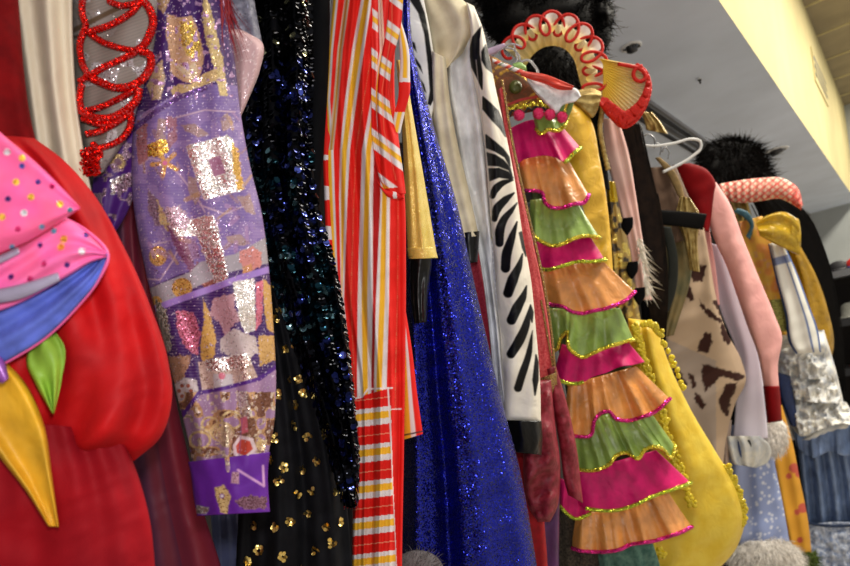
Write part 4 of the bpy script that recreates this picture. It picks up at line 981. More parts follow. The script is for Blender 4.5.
# ------------------------------------------------------------------ 15 big black wigs and ruffs
m_hair = cloth('black_hair', (9,8,8), .6, (15,12,11), 40, .3, 600, spec=.1)
m_bhair = cloth('dark_brown_hair', (22,15,12), .6, (38,27,20), 40, .3, 600, spec=.12)
def wig(name, lab, lumps, z, rz, n, hl, seed, mat=m_hair, curl=.9, cat='wig', w=.0035):
    t = T(name, lab, cat, lumps[0][0], lumps[0][1]+lumps[0][3], z)
    its = [ellipsoid(a, b, z, c, d, rz, 28, 18, bump=.12, seed=i+1) for i, (a, b, c, d) in enumerate(lumps)]
    merge('cap', its, mat, t)
    g = np.random.default_rng(seed); R_, D_ = [], []
    for (a, b, c, d) in lumps:
        m = int(n*c*d/sum(l[2]*l[3] for l in lumps)); v_ = g.normal(0, 1, (m, 3)); v_ /= np.linalg.norm(v_, axis=1)[:, None]; v_[:, 2] = np.abs(v_[:, 2])*np.where(g.random(m) < .8, 1, -1)
        R_.append(P(a+c*v_[:,0]*.95, b+d*v_[:,1]*.95, z-rz*v_[:,2]*.95)); D_.append(R_[-1]-P(a, b, z))
    D = np.concatenate(D_); D /= np.linalg.norm(D, axis=1)[:, None]; D += g.normal(0, .5, D.shape)
    blades('hair', np.concatenate(R_), D, hl*(.5+g.random(len(D))), w, mat, t, droop=.35, curl=curl, seed=seed)
    return t
wig('curly_black_wig', 'large bushy black wig at the top of the rack behind the red-edged yellow collar',
    [(548,8,58,34),(575,30,34,36),(520,20,36,30),(590,62,14,22),(500,-6,24,22),(604,14,10,14)], 2.2, .13, 9000, .02, 3, curl=.5, w=.003)
t = T('black_inner_wig', 'short black wig framed by the arch of the ruffled collar', 'wig', 552, 100, 1.9)
co, f = ellipsoid(553, 74, 1.97, 29, 32, .06, bump=.1); mesh_obj('cap', co, f, m_hair, t)
g = np.random.default_rng(3); n = 900; v_ = g.normal(0, 1, (n, 3)); v_[:, 2] = abs(v_[:, 2]); v_ /= np.linalg.norm(v_, axis=1)[:, None]
rt = P(553+29*v_[:,0], 74+32*v_[:,1], 1.97-.06*v_[:,2]); blades('hair', rt, rt-P(553, 60, 2.01), .02, .003, m_hair, t, droop=.6, curl=.3)

m_rcord = cloth('red_ruffle_edging', (226,44,30), .5, (200,30,24), 200, .3)
m_ruff = painted('yellow_organza', .6, 900, .4, 1200, .1)
t = T('clown_ruff_collar', 'yellow and white pleated clown collar with looping bright red edges', 'collar', 600, 128, 1.82)
pet = [(512,46,8.5,9,-.5),(524.7,31,10.5,12.5,-.25),(534.5,22.5,8.5,12.5,-.1),(550.6,20,10,13.5,.05),(571.5,21,8.5,15,.15),(590,44,13,9.5,-.3),(593,60,14,9.5,-.15),(592,74,14,10,.1),(594,88,13.5,9,.2),(602,97,9,8,.3)]
cxr, cyr = 553, 74
def cell(k, x, y, rx, ry, rot, z):
    n = 40; a = np.arange(n)/n*2*math.pi
    # teardrop, narrow towards the neck of the collar
    dx, dy = cxr-x, cyr-y; L_ = math.hypot(dx, dy); ux, uy = dx/L_, dy/L_
    c, s = math.cos(rot), math.sin(rot)
    ex, ey = rx*np.cos(a), ry*np.sin(a); X = x+ex*c-ey*s; Y = y+ex*s+ey*c
    pr = ((X-x)*ux+(Y-y)*uy)/max(rx, ry); sh = np.where(pr > 0, 1-.45*pr**1.5, 1)
    px_, py_ = -uy, ux; lat = (X-x)*px_+(Y-y)*py_; X = X-lat*px_*(1-sh); Y = Y-lat*py_*(1-sh)
    zz = z-.018*pr
    ring = P(X, Y, zz)
    # cupped membrane
    M = 7; co, cl = [], []
    for j in range(M+1):
        f_ = 1-j/M; co.append(P(x+(X-x)*f_, y+(Y-y)*f_, zz*f_+(z+.012)*(1-f_)))
        tt = np.clip((pr*f_*.9+.35), 0, 1)[:, None]; cl.append(lin((214,208,200))*(1-tt)+lin((238,208,110))*tt)
    co = np.concatenate(co); cl = np.c_[np.concatenate(cl), np.zeros(n*(M+1))]
    idx = np.arange(n*(M+1)).reshape(M+1, n); nx = np.roll(idx, -1, 1)
    mesh_obj('ruffle_loop', co, np.stack([idx[:-1], idx[1:], nx[1:], nx[:-1]], -1).reshape(-1, 4), m_ruff, t, None, cl)
arc = crs([(506,52),(514,44),(524,34),(536,27),(552,23),(568,27),(582,37),(591,50),(595,64),(595,78),(595,91),(602,101)], 900)
ts = np.gradient(arc, axis=0); ts /= np.linalg.norm(ts, axis=1)[:, None]; ns = np.stack([ts[:,1], -ts[:,0]], -1)
NL = 10; phi = np.linspace(0, 2*math.pi*NL, 900); hgt = np.interp(np.linspace(0, 1, 900), [0,.15,.5,.9,1], [8,10.5,13,12.5,8])
pth = arc-ns*(hgt*np.cos(phi))[:, None]-ts*(8.2*np.sin(phi))[:, None]
sweep('red_edging', P(pth[:,0], pth[:,1], 1.795+.012*np.cos(phi/2)), .0044, m_rcord, t, k=8)
for k in range(NL):
    i_ = int((k+.5)/NL*899); x, y = arc[i_]+ns[i_]*2; ang = math.atan2(ns[i_][1], ns[i_][0])
    cell(k, x, y, hgt[i_]-1, 6.6, ang, 1.80+.004*(k % 2))
# pleated neck band joining the loops
def band(nm, inner, outer, z, amp, npl, mt, shade, parent, n=None, m=14, zo=0.):
    n = n or npl*8; a = crs(inner, n); b = crs(outer, n); u = np.linspace(0, 1, n)
    tri = np.abs(((u*npl) % 1)*2-1)*2-1
    v_ = np.linspace(0, 1, m)[:, None]
    X = a[None, :, 0]*(1-v_)+b[None, :, 0]*v_; Y = a[None, :, 1]*(1-v_)+b[None, :, 1]*v_
    Z = z+amp*tri[None, :]*(.3+.7*v_)+zo*v_
    A = P(X, Y, Z); B = P(X, Y, Z+.0015); idx = np.arange(n*m).reshape(m, n)
    f = np.stack([idx[:-1, :-1], idx[1:, :-1], idx[1:, 1:], idx[:-1, 1:]], -1).reshape(-1, 4)
    cc = shade(np.broadcast_to(u, X.shape), np.broadcast_to(v_, X.shape)).reshape(-1, 3); cc = np.c_[cc, np.zeros(len(cc))]
    def side(a_): return np.stack([a_[:-1], a_[:-1]+n*m, a_[1:]+n*m, a_[1:]], -1)
    o = mesh_obj(nm, np.concatenate([A.reshape(-1, 3), B.reshape(-1, 3)]), np.concatenate([f, f[:, ::-1]+n*m, side(idx[0]), side(idx[-1]), side(idx[:, 0]), side(idx[:, -1])]), mt, parent, None, np.concatenate([cc, cc]))
    return o, (X, Y, Z)
def sh1(u, v): 
    t_ = v[..., None]; return lin((232,204,110))*(1-t_)+lin((244,234,190))*t_
band('pleated_band', [(526,66),(534,54),(545,47),(556,46),(566,50),(574,60),(578,74),(582,88),(588,98)], [(508,52),(520,36),(536,26),(552,24),(572,28),(588,44),(596,60),(598,76),(604,96)], 1.85, .007, 16, m_ruff, sh1, t)
def sh2(u, v):
    t_ = np.clip(v*1.15-.25, 0, 1)[..., None]; k_ = np.clip((u-.75)*3, 0, 1)[..., None]; c_ = lin((248,212,80))*(1-t_)+lin((246,238,214))*t_
    return c_*(1-k_*.0)
out = [(637,65),(644,70),(649,80),(650,90),(648,99),(642,112),(634,122),(624,127),(612,118),(603,108)]
inn = [(598,58),(600,60),(602,63),(603,67),(603,72),(603,77),(603,83),(603,88),(602,94),(602,98),(601,102)]
o, (X, Y, Z) = band('pleated_fan', inn, out, 1.79, .007, 22, m_ruff, sh2, t, m=20, zo=-.02)
e = P(X[-1], Y[-1], Z[-1]-.002); sweep('red_edging', e, .0055, m_rcord, t, k=8)
# thick red mass of loops at the lower edge
q = crs([(600,104),(610,116),(622,125),(634,119),(643,108),(648,94),(650,82)], 400); s_l = np.linspace(0, 1, 400)
w_ = np.interp(s_l, [0, .3, .6, .85, 1], [9, 14, 10, 5, 3])
nx_ = np.gradient(q, axis=0); nx_ /= np.linalg.norm(nx_, axis=1)[:, None]
for ph in (0, 2.1, 4.2):
    an = s_l*2*math.pi*15+ph
    X = q[:,0]-nx_[:,1]*-1*(-w_*.5+w_*.5*np.cos(an))*-1+nx_[:,0]*3*np.sin(an); Y = q[:,1]+nx_[:,0]*(-w_*.5+w_*.5*np.cos(an))+nx_[:,1]*3*np.sin(an)
    X = q[:,0]+nx_[:,1]*(w_*.5-w_*.5*np.cos(an))+nx_[:,0]*3*np.sin(an); Y = q[:,1]-nx_[:,0]*(w_*.5-w_*.5*np.cos(an))+nx_[:,1]*3*np.sin(an)
    sweep('red_edging', P(X, Y, 1.755+.012*np.sin(an*.5)), .0048, m_rcord, t, k=7)
q = crs([(618,64),(630,66),(642,70),(646,78),(640,82),(633,76),(636,68),(642,66)], 60); sweep('red_edging', P(q[:,0], q[:,1], 1.76), .0055, m_rcord, t, k=8)

# ------------------------------------------------------------------ 16 yellow robe
t = T('golden_yellow_robe', 'golden yellow brocade robe with a pale gold collar behind the flounced sleeve', 'robe', 590, 400, 1.68)
m_ybr = satin('yellow_brocade', (236,184,48), .42, .0, .006, col2=(240,192,60))
tube('body', [(554,104),(552,150),(562,220),(575,300),(590,400)], [(566,96),(588,115),(600,160),(608,210),(613,270),(617,330),(622,400)], 1.735, .04, m_ybr, t, lambda u, v: .005*np.sin(9*u+9*v), res=1.3, wr=.028)
m_pgold = cloth('pale_gold_lame', (196,172,110), .35, (150,122,66), 60, .6, 260, metal=.5, bdist=.003)
tube('collar', [(560,98),(566,92),(578,90),(592,88),(602,92)], [(568,100),(576,106),(584,112),(592,118),(598,110)], 1.72, .02, m_pgold, t, folds(3,.005,2), res=1.2)
t = T('gold_sequin_waistcoat', 'narrow edge of a black garment bound with gold sequins, between yellow robe and pink sleeve', 'waistcoat', 600, 190, 1.75)
tube('black_front', [(588,104),(590,130),(600,190)], [(601,100),(603,130),(610,190)], 1.80, .015, m_blk, t, None, res=2)
for pl in ([(589,112),(594,103),(600,99)], [(602,97),(602,112),(600,126),(603,148),(608,170)]):
    q = crs(pl, 50); sweep('gold_binding', P(q[:,0], q[:,1], 1.77), .007, m_pgold, t, k=7, bead=.3, beadlen=.012)

# ------------------------------------------------------------------ 17 pink sheer sleeve with fringe
t = T('pink_fringed_costume', 'pale pink sleeve with white fringe hanging beside dark hair', 'costume', 640, 300, 1.9)
m_ppk = cloth('pale_pink_voile', (226,178,170), .65, (236,196,186), 14, .1, 700)
tube('sleeve', [(603,118),(604,145),(612,180),(622,220),(630,260),(636,300)], [(619,120),(628,150),(636,195),(642,235),(648,270),(652,300)], 1.93, .03, m_ppk, t, folds(2,.008,6), res=1.8)
g = np.random.default_rng(6); n = 110; a = g.random(n)
rt = P(638+a*8+g.normal(0, 1, n), 236+a*55, 1.89); blades('fringe', rt, P(660+g.normal(0, 6, n), 262+a*40+g.normal(0, 10, n), 1.8)-rt, .04, .0036, cloth('white_fringe', (250,244,232), .7), t, droop=.5, curl=.35)
# 18 leaf
t = T('gold_leaf_costume', 'crumpled gold and black leaf-shaped panels showing beside the yellow robe', 'costume', 625, 340, 1.8)
def leafp(p):
    n = smooth_noise(p.px, p.py, 5, 5); p.mix((n < .38)*1., (70,62,54), .1); p.mix((n > .7)*1., (232,206,110), .8); p.mix((p.py < 202)*1., (196,164,40), .8)
m_leaf = painted('crumpled_gold', .35, 420, 1.0, 200, .8, metal=.3)
tube('leaf_panel', [(606,180),(608,220),(613,270),(618,320),(620,350)], [(615,182),(621,215),(630,250),(636,290),(642,330),(644,350)], 1.85, .02, m_leaf, t, folds(2,.01,7), res=1.2, paint=leafp, base=(166,138,76))
for (x, y, r) in ((628,226,5),(633,270,5),(640,296,5)):
    tube('black_leaf', [(x-r,y-8),(x-r-2,y),(x-2,y+9)], [(x+r,y-9),(x+r,y),(x,y+9)], 1.815, .006, m_blk, t, None, res=1.5)

# ------------------------------------------------------------------ 19 big yellow sleeve
t = T('yellow_tulle_costume', 'lemon yellow puffed tulle sleeve with rows of shiny yellow beads, behind the lowest flounces', 'costume', 690, 575, 1.75)
m_lem = cloth('lemon_tulle', (232,194,44), .5, (240,208,70), 30, .35, 420, spec=.5, big=.003)
m_lbead = satin('lemon_beads', (244,216,40), .2, .1, .001)
Sp = tube('puff_sleeve', [(628,318),(632,370),(640,420),(646,470),(644,510),(632,545),(622,572)], [(656,322),(666,355),(690,408),(716,452),(738,490),(745,518),(738,545),(708,580)], 1.74, .07, m_lem, t, folds(2,.01,5), res=2, capt=.05)
g = np.random.default_rng(11)
for pl, n, wd in (([(634,326),(645,360),(655,395),(664,420),(672,450),(684,480),(692,505)], 90, 3), ([(640,325),(652,324),(660,335)], 16, 3), ([(724,466),(736,488),(742,510),(742,525)], 44, 4), ([(640,540),(655,548),(664,556)], 16, 4), ([(660,335),(672,360),(684,388)], 10, 1)):
    q = crs(pl, n); its = []
    for x, y in q:
        for k in range(2):
            its.append(ellipsoid(x+g.normal(0, wd*.6), y+g.normal(0, 1.2), 1.655 if x < 700 else 1.72, 2.4+g.random()*1.2, 2.0+g.random(), .006, 8, 6, rot=g.random()*3))
    merge('bead_row', its, m_lbead, Sp.o)

# ------------------------------------------------------------------ 20 long dark hair
def hair(name, lab, top, bot, z, n, w, mat, seed, th=.03, jit=1.5, base_w=None):
    t = T(name, lab, 'wig', bot[0][0], bot[0][1], z)
    Lp = [top[0], bot[0]]; 
    S = tube('hair_fall', top, bot, z, th, mat, t, folds(5, .004, seed), res=2)
    g = np.random.default_rng(seed); m = 24; its = []
    P_, F_ = [], []; base = 0
    for i in range(n):
        u_ = .02+.96*g.random(); a = S.px[:, 0]*(1-u_)+S.px[:, -1]*u_+g.normal(0, jit)+g.normal(0, .8)*np.sin(np.linspace(0, 5, S.nv)+g.random()*6)
        b = S.py[:, 0]*(1-u_)+S.py[:, -1]*u_; ii = np.linspace(int(g.random()*S.nv*.4), S.nv-1, 14).astype(int)
        pz = z-th*math.sqrt(max(0, 1-(2*u_-1)**2))-.004-.006*g.random(); x, y = a[ii], b[ii]
        hw = w*(1-np.linspace(0, 1, 14)**3*.8)/2
        A = P(x-hw*F/z, y, pz); B = P(x+hw*F/z, y, pz-.001); co = np.stack([A, B], 1).reshape(-1, 3); P_.append(co)
        j = np.arange(13)*2; F_.append(np.stack([j, j+1, j+3, j+2], -1)+base); base += len(co)
    mesh_obj('strands', np.concatenate(P_), np.concatenate(F_), mat, t)
    return t
hair('long_brown_wig', 'long straight dark brown wig hanging beside the pink fringed sleeve', [(618,118),(630,160),(640,210),(646,260),(654,345)], [(642,125),(650,170),(660,220),(667,280),(664,350)], 2.02, 160, .004, m_bhair, 5)
tube('leopard_strap', [(640,112),(644,120),(646,130)], [(652,112),(662,124),(668,134)], 2.0, .02, m_pgold, T('gold_trim_costume', 'bits of gold trim and braid bunched on hangers beside the white hanger', 'costume', 650, 134, 2.0), folds(3,.01,3), res=1.5)

# ------------------------------------------------------------------ 21 brown shirt, strap, hanger
t = T('brown_shirt', 'taupe brown shirt with a black band on the white hanger', 'shirt', 670, 360, 2.2)
m_tau = cloth('taupe_cotton', (124,98,80), .8, (108,84,68), 30, .2)
tube('body', [(640,168),(646,200),(650,225),(654,250)], [(676,166),(686,190),(696,215),(700,235)], 2.18, .05, m_tau, t, folds(2,.01,4), res=2)
tube('collar_facing', [(655,158),(666,172),(678,196),(684,206)], [(660,157),(674,170),(682,186),(686,204)], 2.12, .008, cloth('khaki_facing', (150,124,80), .8), t, None, res=1.5)
tube('gold_scarf', [(680,196),(676,215),(684,240),(690,270)], [(690,198),(700,215),(698,240),(700,272)], 2.11, .02, m_pgold, t, folds(3,.012,4), res=1.5)
tube('camouflage_front', [(654,222),(660,280),(652,340)], [(692,225),(692,270),(674,335)], 2.16, .03, cloth('camouflage_cotton', (140,120,78), .8, (78,80,56), 10, .2), t, folds(3,.012,9), res=1.5)
tube('black_band', [(648,209),(665,210),(690,212),(707,214)], [(650,223),(665,225),(690,228),(703,230)], 2.08, .004, cloth('black_elastic', (14,12,12), .7, spec=.1), t, None, res=1.5)
q = crs([(666,226),(672,250),(673,275),(668,300),(660,316),(650,326)], 60)
tube('green_strap', [(q[i,0]-5, q[i,1]) for i in range(0, 60, 8)], [(q[i,0]+5, q[i,1]+1) for i in range(0, 60, 8)], 2.07, .006, cloth('olive_webbing', (30,33,26), .7), t, None, res=2)
t = T('white_hanger', 'white plastic hanger holding the brown shirt', 'hanger', 680, 160, 2.2)
q = crs([(640,145),(652,146),(675,143),(693,139),(700,141),(701,148),(694,155),(678,165),(663,172)], 90)
Sh_ = sweep('shoulder_bar', P(q[:,0], q[:,1], 2.1), .0046, m_white, t, k=8)
q = crs([(655,146),(654,138),(648,134),(642,137)], 24); sweep('hook', P(q[:,0], q[:,1], 2.1), .003, m_steel, t, k=7)
t = T('metal_hanger', 'small steel hanger hooks crowded at the rail left of the white hanger', 'hanger', 648, 140, 2.15)
for a, b in ((660,145),(668,149)):
    q = crs([(a,b+10),(a+1,b+2),(a-3,b-2),(a-6,b+3)], 20); sweep('hook', P(q[:,0], q[:,1], 2.15), .0025, m_steel, t, k=6)

# ------------------------------------------------------------------ 22 cow print
t = T('cow_print_costume', 'cow-print costume, beige with dark brown patches, hanging below the brown shirt', 'costume', 700, 470, 2.25)
BR = (58,32,26)
def cow(p):
    p.mix(((p.py > 338+(p.px-665)*.45) & (p.px < 716))*.45, (140,136,140))  # shading below the fold, painted in as grey
    for pl in ([(711,333),(712,345),(708,353),(697,352),(700,340),(706,332)], [(691,262),(706,266),(703,281),(693,282),(688,272)], [(684,282),(690,286),(694,300),(690,302),(684,292)],
       [(699,298),(706,308),(712,312),(722,320),(720,323),(708,316),(700,306)], [(672,365),(680,370),(687,385),(682,387),(673,375)], [(695,392),(700,395),(706,405),(703,411),(694,400)], [(688,372),(694,375),(697,386),(692,389)],
       [(702,364),(720,368),(738,373),(746,376),(738,382),(722,376),(712,385),(705,392),(702,380)], [(726,384),(738,382),(731,400),(728,416),(722,413),(718,400)], [(664,350),(670,362),(668,372),(663,362)], [(712,300),(722,300),(730,318),(724,322)], [(722,322),(732,340),(728,346),(720,334)], [(678,395),(686,402),(690,416),(684,418)]):
        p.poly(pl, BR, rag=1.2)
m_cow = painted('cow_print_plush', .85, 900, .3, 700, .2, spec=.2)
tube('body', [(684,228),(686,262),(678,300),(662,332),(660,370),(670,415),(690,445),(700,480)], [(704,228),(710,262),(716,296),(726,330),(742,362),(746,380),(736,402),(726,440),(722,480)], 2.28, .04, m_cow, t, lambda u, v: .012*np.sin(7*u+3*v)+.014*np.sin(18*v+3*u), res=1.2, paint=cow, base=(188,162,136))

# ------------------------------------------------------------------ 23 pink and dark red coat
t = T('pink_sleeved_coat', 'coat with pink sleeve, dark red shoulder and dark red cuff, right of the cow-print costume', 'coat', 760, 425, 2.4)
m_pk = cloth('salmon_pink_cotton', (246,182,176), .7, (240,172,168), 14, .15, big=.003)
m_dr = cloth('dark_red_cotton', (128,8,14), .75, (112,6,12), 20, .15, spec=.1)
tube('shoulder', [(672,165),(678,178),(688,196),(696,214),(702,230)], [(690,163),(706,169),(715,181),(713,205),(709,232)], 2.34, .03, m_dr, t, None, res=2)
tube('sleeve', [(706,184),(706,210),(713,236),(726,265),(737,296),(748,328),(757,352),(764,388)], [(716,182),(728,200),(743,238),(760,280),(775,316),(782,336),(778,365),(779,388)], 2.38, .05, m_pk, t, lambda u, v: .005*np.sin(7*u+10*v), res=2)
tube('cuff', [(763,386),(765,405),(767,423)], [(779.5,386),(781,405),(782,421)], 2.38, .052, m_dr, t, None, res=2, hollow=True)
tube('front', [(694,222),(696,245),(702,270),(710,305)], [(708,218),(712,245),(716,270),(720,305)], 2.42, .02, m_pk, t, folds(2,.01,2), res=2)
t = T('white_shirt', 'long lilac-white shirt tail hanging inside the pink sleeved coat', 'shirt', 750, 440, 2.5)
tube('body', [(700,240),(712,280),(720,310),(738,360),(736,400),(733,440)], [(735,250),(746,300),(757,345),(764,390),(768,438)], 2.51, .02, cloth('lilac_white_cotton', (226,218,232), .7, (220,212,228), 8, spec=.15), t, folds(1.5,.006,2), res=2, wr=.002)

# ------------------------------------------------------------------ 24 second wig and ruff
wig('short_black_wig', 'bushy short black wig on the rack right of the white hanger', [(733,163,31,25),(750,178,22,16),(718,172,19,24)], 2.98, .1, 6000, .028, 8, curl=.6, w=.004)
t = T('red_white_ruff', 'red and white gathered ruff below the short black wig', 'ruff', 765, 200, 2.8)
def rw(p):
    a = np.sin((p.px+p.py*1.3)*.75); b = np.sin((p.px-p.py*1.3)*.75); p.mix(np.clip((np.maximum(a, b)-.45)*4, 0, 1)*.9, (216,60,58)); p.mix((p.px > 792)*.7, (206,70,60))
m_rw = painted('red_white_lace', .7, 900, .3)
tube('ruff', [(719,184),(735,181),(760,178),(782,178),(798,188),(803,205)], [(724,200),(740,203),(762,201),(780,199),(793,205),(801,210)], 2.70, .05, m_rw, t, lambda u, v: .008*np.sin(80*v), res=1, paint=rw, base=(222,200,176))

# ------------------------------------------------------------------ 25.. kimono etc
t = T('floral_yellow_kimono', 'yellow kimono sleeve with faded pink flowers below the red and white ruff', 'kimono', 775, 335, 2.8)
def flo(p):
    n = smooth_noise(p.px, p.py, 8, 3); p.mix(np.clip((n-.55)*5, 0, 1)*.5, (224,120,84)); p.mix(np.clip((.35-n)*5, 0, 1)*.5, (210,180,100)); p.mix((smooth_noise(p.px,p.py,4,9) > .8)*.6, (226,170,150))
m_flo = painted('floral_print', .75, 900, .3)
tube('sleeve', [(738,222),(742,250),(752,280),(768,320),(776,335)], [(762,216),(776,235),(784,265),(788,300),(789,335)], 2.84, .05, m_flo, t, folds(2,.012,3), res=1.2, paint=flo, base=(238,188,80))
tube('blue_collar_trim', [(733,212),(742,216),(750,226),(746,236)], [(738,208),(748,212),(754,224),(750,240)], 2.78, .01, cloth('teal_trim', (70,120,140), .6), t, None, res=1.2)
t = T('olive_glitter_costume', 'olive and cream costume pieces between the wig and the yellow kimono', 'costume', 735, 235, 2.7)
tube('cream_yoke', [(722,196),(728,212),(734,235)], [(748,202),(752,220),(748,238)], 2.97, .03, cloth('olive_cream_cloth', (168,150,84), .7, (96,84,50), 24, .4), t, folds(3,.02,3), res=1.5)
m_olg = glitter('olive_glitter', (136,132,60), (190,190,100), 300, 1., .5, .4, .7, .5)
tube('glitter_panel', [(770,300),(775,330)], [(790,298),(791,332)], 2.765, .015, m_olg, t, None, res=2)
t = T('orange_floral_robe', 'long orange-yellow robe with red flowers and green fur hem at the right', 'robe', 795, 566, 2.9)
tube('body', [(764,420),(770,450),(778,490),(786,530),(792,556)], [(782,405),(792,440),(800,480),(808,520),(812,556)], 2.70, .025, m_flo, t, folds(1.5,.008,5), res=1.2, paint=lambda p: [p.dot(x, y, r, (200,88,70)) for x, y, r in ((794,468,5),(799,474,3.5),(789,476,3),(803,508,5),(797,512,3),(780,440,3),(784,528,4),(800,540,3))], base=(226,162,50))
m_gfr = cloth('green_fur', (84,104,40), .8)
g = np.random.default_rng(4); n = 700; rt = P(790+g.random(n)*26, 552+g.random(n)*14, 2.68+g.normal(0,.02,n)); blades('green_fur_hem', rt, g.normal(0, 1, (n, 3))+np.array([0,0,-.5]), .03, .004, m_gfr, t, curl=.4)

t = T('golden_satin_bow', 'golden olive satin bow beside the long black wig', 'bow', 778, 250, 2.7)
m_gs = satin('golden_satin', (214,174,36), .3, .1, .012)
tube('bow_loop', [(756,222),(768,215),(785,212),(799,220)], [(760,236),(773,243),(787,250),(800,256)], 2.66, .03, m_gs, t, folds(1.5,.02,3), res=1.5)
tube('bow_knot', [(792,220),(797,218),(801,230)], [(790,246),(797,253),(801,246)], 2.66, .03, m_gs, t, None, res=1.5)
t = T('mustard_satin_gown', 'mustard satin sleeve hanging under the bow in front of the black hair', 'gown', 818, 372, 2.8)
tube('sleeve', [(786,240),(795,275),(803,315),(808,350),(812,372)], [(800,245),(816,275),(828,310),(834,345),(826,375)], 2.96, .03, satin('mustard_satin', (186,142,26), .35, .15, .008), t, folds(2,.01,2), res=2, capt=.04)
hair('long_black_wig', 'long straight black wig with tiny gold glints, right end of the rack', [(752,200),(764,225),(786,262),(806,305),(820,345),(832,385)], [(782,194),(806,212),(824,250),(836,300),(842,345),(845,392)], 3.04, 260, .006, m_hair, 7, th=.03)
t = T('white_blue_satin_costume', 'white satin sleeve piped in blue beside the yellow kimono', 'costume', 800, 350, 2.75)
def bl(p):
    p.mix(((p.u < .08) | (p.u > .93))*1., (60,90,150)); p.mix(((p.u > .66) & (p.u < .74) & (p.v > .15))*.9, (70,98,156)); p.mix(((p.v < .2) & (p.v > .13))*.8, (80,104,160))
tube('sleeve', [(768,244),(776,280),(785,315),(790,345),(796,354)], [(782,240),(796,270),(808,302),(819,335),(821,352)], 2.74, .04, m_rw, t, folds(1.5,.01,5), res=1, paint=bl, base=(232,230,220), capt=.05)

# ------------------------------------------------------------------ 28 blue ruffled gown
t = T('blue_ruffled_gown', 'dusty blue gown with white lace ruffles at bodice and hem, far right', 'gown', 820, 620, 3.05)
m_db = satin('dusty_blue_satin', (120,142,182), .45, .1, .008)
m_wr = cloth('white_lace_ruffle', (236,232,220), .8, (190,194,200), 26, .6, 200, bdist=.004)
tube('bodice', [(776,330),(780,370),(784,410),(786,440)], [(824,330),(836,370),(846,410),(858,440)], 2.88, .045, m_wr, t, lambda u, v: .02*np.sin(26*v+5*u)+.014*np.sin(13*u+9*v), res=1.5, wr=.06)
tube('navy_sash', [(776,372),(780,395),(790,425)], [(790,376),(795,400),(802,430)], 2.80, .02, cloth('navy_satin', (36,52,96), .4), t, None, res=2)
tube('skirt', [(794,424),(800,470),(806,530),(808,600),(808,680)], [(866,424),(880,470),(890,530),(896,600),(896,680)], 2.92, .06, m_db, t, lambda u, v: .022*np.sin(34*u+2*v), res=2)
for k, (tp, bt, o_) in enumerate([([(778,350),(800,346),(824,352)], [(778,372),(800,378),(832,380)], .05), ([(780,372),(805,370),(834,376)], [(784,396),(808,402),(842,404)], .06), ([(786,398),(812,398),(846,402)], [(790,424),(800,436),(820,430),(840,424),(864,428)], .08),
                     ([(800,526),(830,522),(880,524)], [(800,600),(830,600),(890,600)], .04)]):
    frill('lace_ruffle' if k < 3 else 'lace_hem', tp, bt, 2.83, o_, m_wr if k < 3 else cloth('blue_white_lace', (190,196,208), .8, (120,134,164), 60, .5, 220, bdist=.003), t, waves=5, amp=.014, seed=k+30, res=1.1, crump=.055 if k < 3 else .02)
frill('blue_peplum', [(792,424),(825,424),(868,426)], [(796,446),(812,458),(830,452),(845,456),(870,446)], 2.84, .05, m_db, t, waves=4, amp=.02, seed=41, res=1.4)
q = crs([(800,522),(830,526),(880,522)], 50); sweep('blue_braid', P(q[:,0], q[:,1], 2.82), .006, cloth('dark_blue_braid', (34,50,80), .6), t, k=7)

# ------------------------------------------------------------------ 29 dotted skirt with white fur hem
t = T('dotted_blue_skirt', 'pale blue skirt with white dots and glittering white fur hem', 'skirt', 765, 566, 2.6)
g = np.random.default_rng(15); dd_ = [(738+g.random()*50, 440+g.random()*100, .7+g.random()*.9) for _ in range(120)]
def dsk(p):
    p.mix((p.px < 752)*.4, (160,166,190))
    for x, y, r in dd_:
        if x > 750: p.dot(x, y, r, (216,220,232))
tube('skirt', [(728,425),(730,470),(732,510),(734,548)], [(768,425),(776,470),(784,510),(790,545)], 2.62, .06, painted('dotted_blue_cotton', .7, 900, .3), t, folds(2,.012,5), res=.9, paint=dsk, base=(146,160,204))
m_wf = cloth('white_fur', (252,246,238), .8)
co, f = ellipsoid(765, 558, 2.6, 33, 20, .09, bump=.1); mesh_obj('fur_hem', co, f, m_wf, t)
n = 2600; v_ = g.normal(0, 1, (n, 3)); v_ /= np.linalg.norm(v_, axis=1)[:, None]; v_[:, 2] = abs(v_[:, 2])
rt = P(765+33*v_[:,0], 558+20*v_[:,1], 2.6-.09*v_[:,2]); blades('fur_hair', rt, rt-P(765, 548, 2.68)+g.normal(0, .03, (n, 3)), .035, .0028, m_wf, t, droop=.5, curl=.2)
# 30 glove and beige sleeve
t = T('beige_sleeve_costume', 'crumpled beige and taupe sleeve ends hanging over the dotted skirt', 'costume', 745, 470, 2.5)
m_bge = satin('beige_satin', (176,150,134), .45, .05, .006)
tube('sleeve', [(700,425),(704,445),(712,465),(722,480)], [(732,420),(730,445),(730,468),(735,484)], 2.42, .03, m_bge, t, folds(2,.012,3), res=2)
tube('white_cuff', [(724,436),(728,450),(734,464),(745,466)], [(760,436),(770,446),(768,462),(756,468)], 2.42, .03, m_wr, t, folds(3,.012,5), res=1.5)
q = crs([(748,440),(752,450),(750,464)], 20); sweep('dark_buckle', P(q[:,0], q[:,1], 2.4), .006, m_black, t, k=7)
q = crs([(738,438),(741,455),(746,464)], 20); sweep('blue_cord', P(q[:,0], q[:,1], 2.4), .004, cloth('blue_cord_silk', (60,80,130), .6), t, k=7)
t = T('white_fur_trim_coat', 'white fluffy tuft hanging below the dark red cuff', 'fur trim', 776, 455, 2.6)
co, f = ellipsoid(775, 437, 2.56, 12, 19, .03, rot=.3, bump=.1); mesh_obj('pile', co, f, m_wf, t)
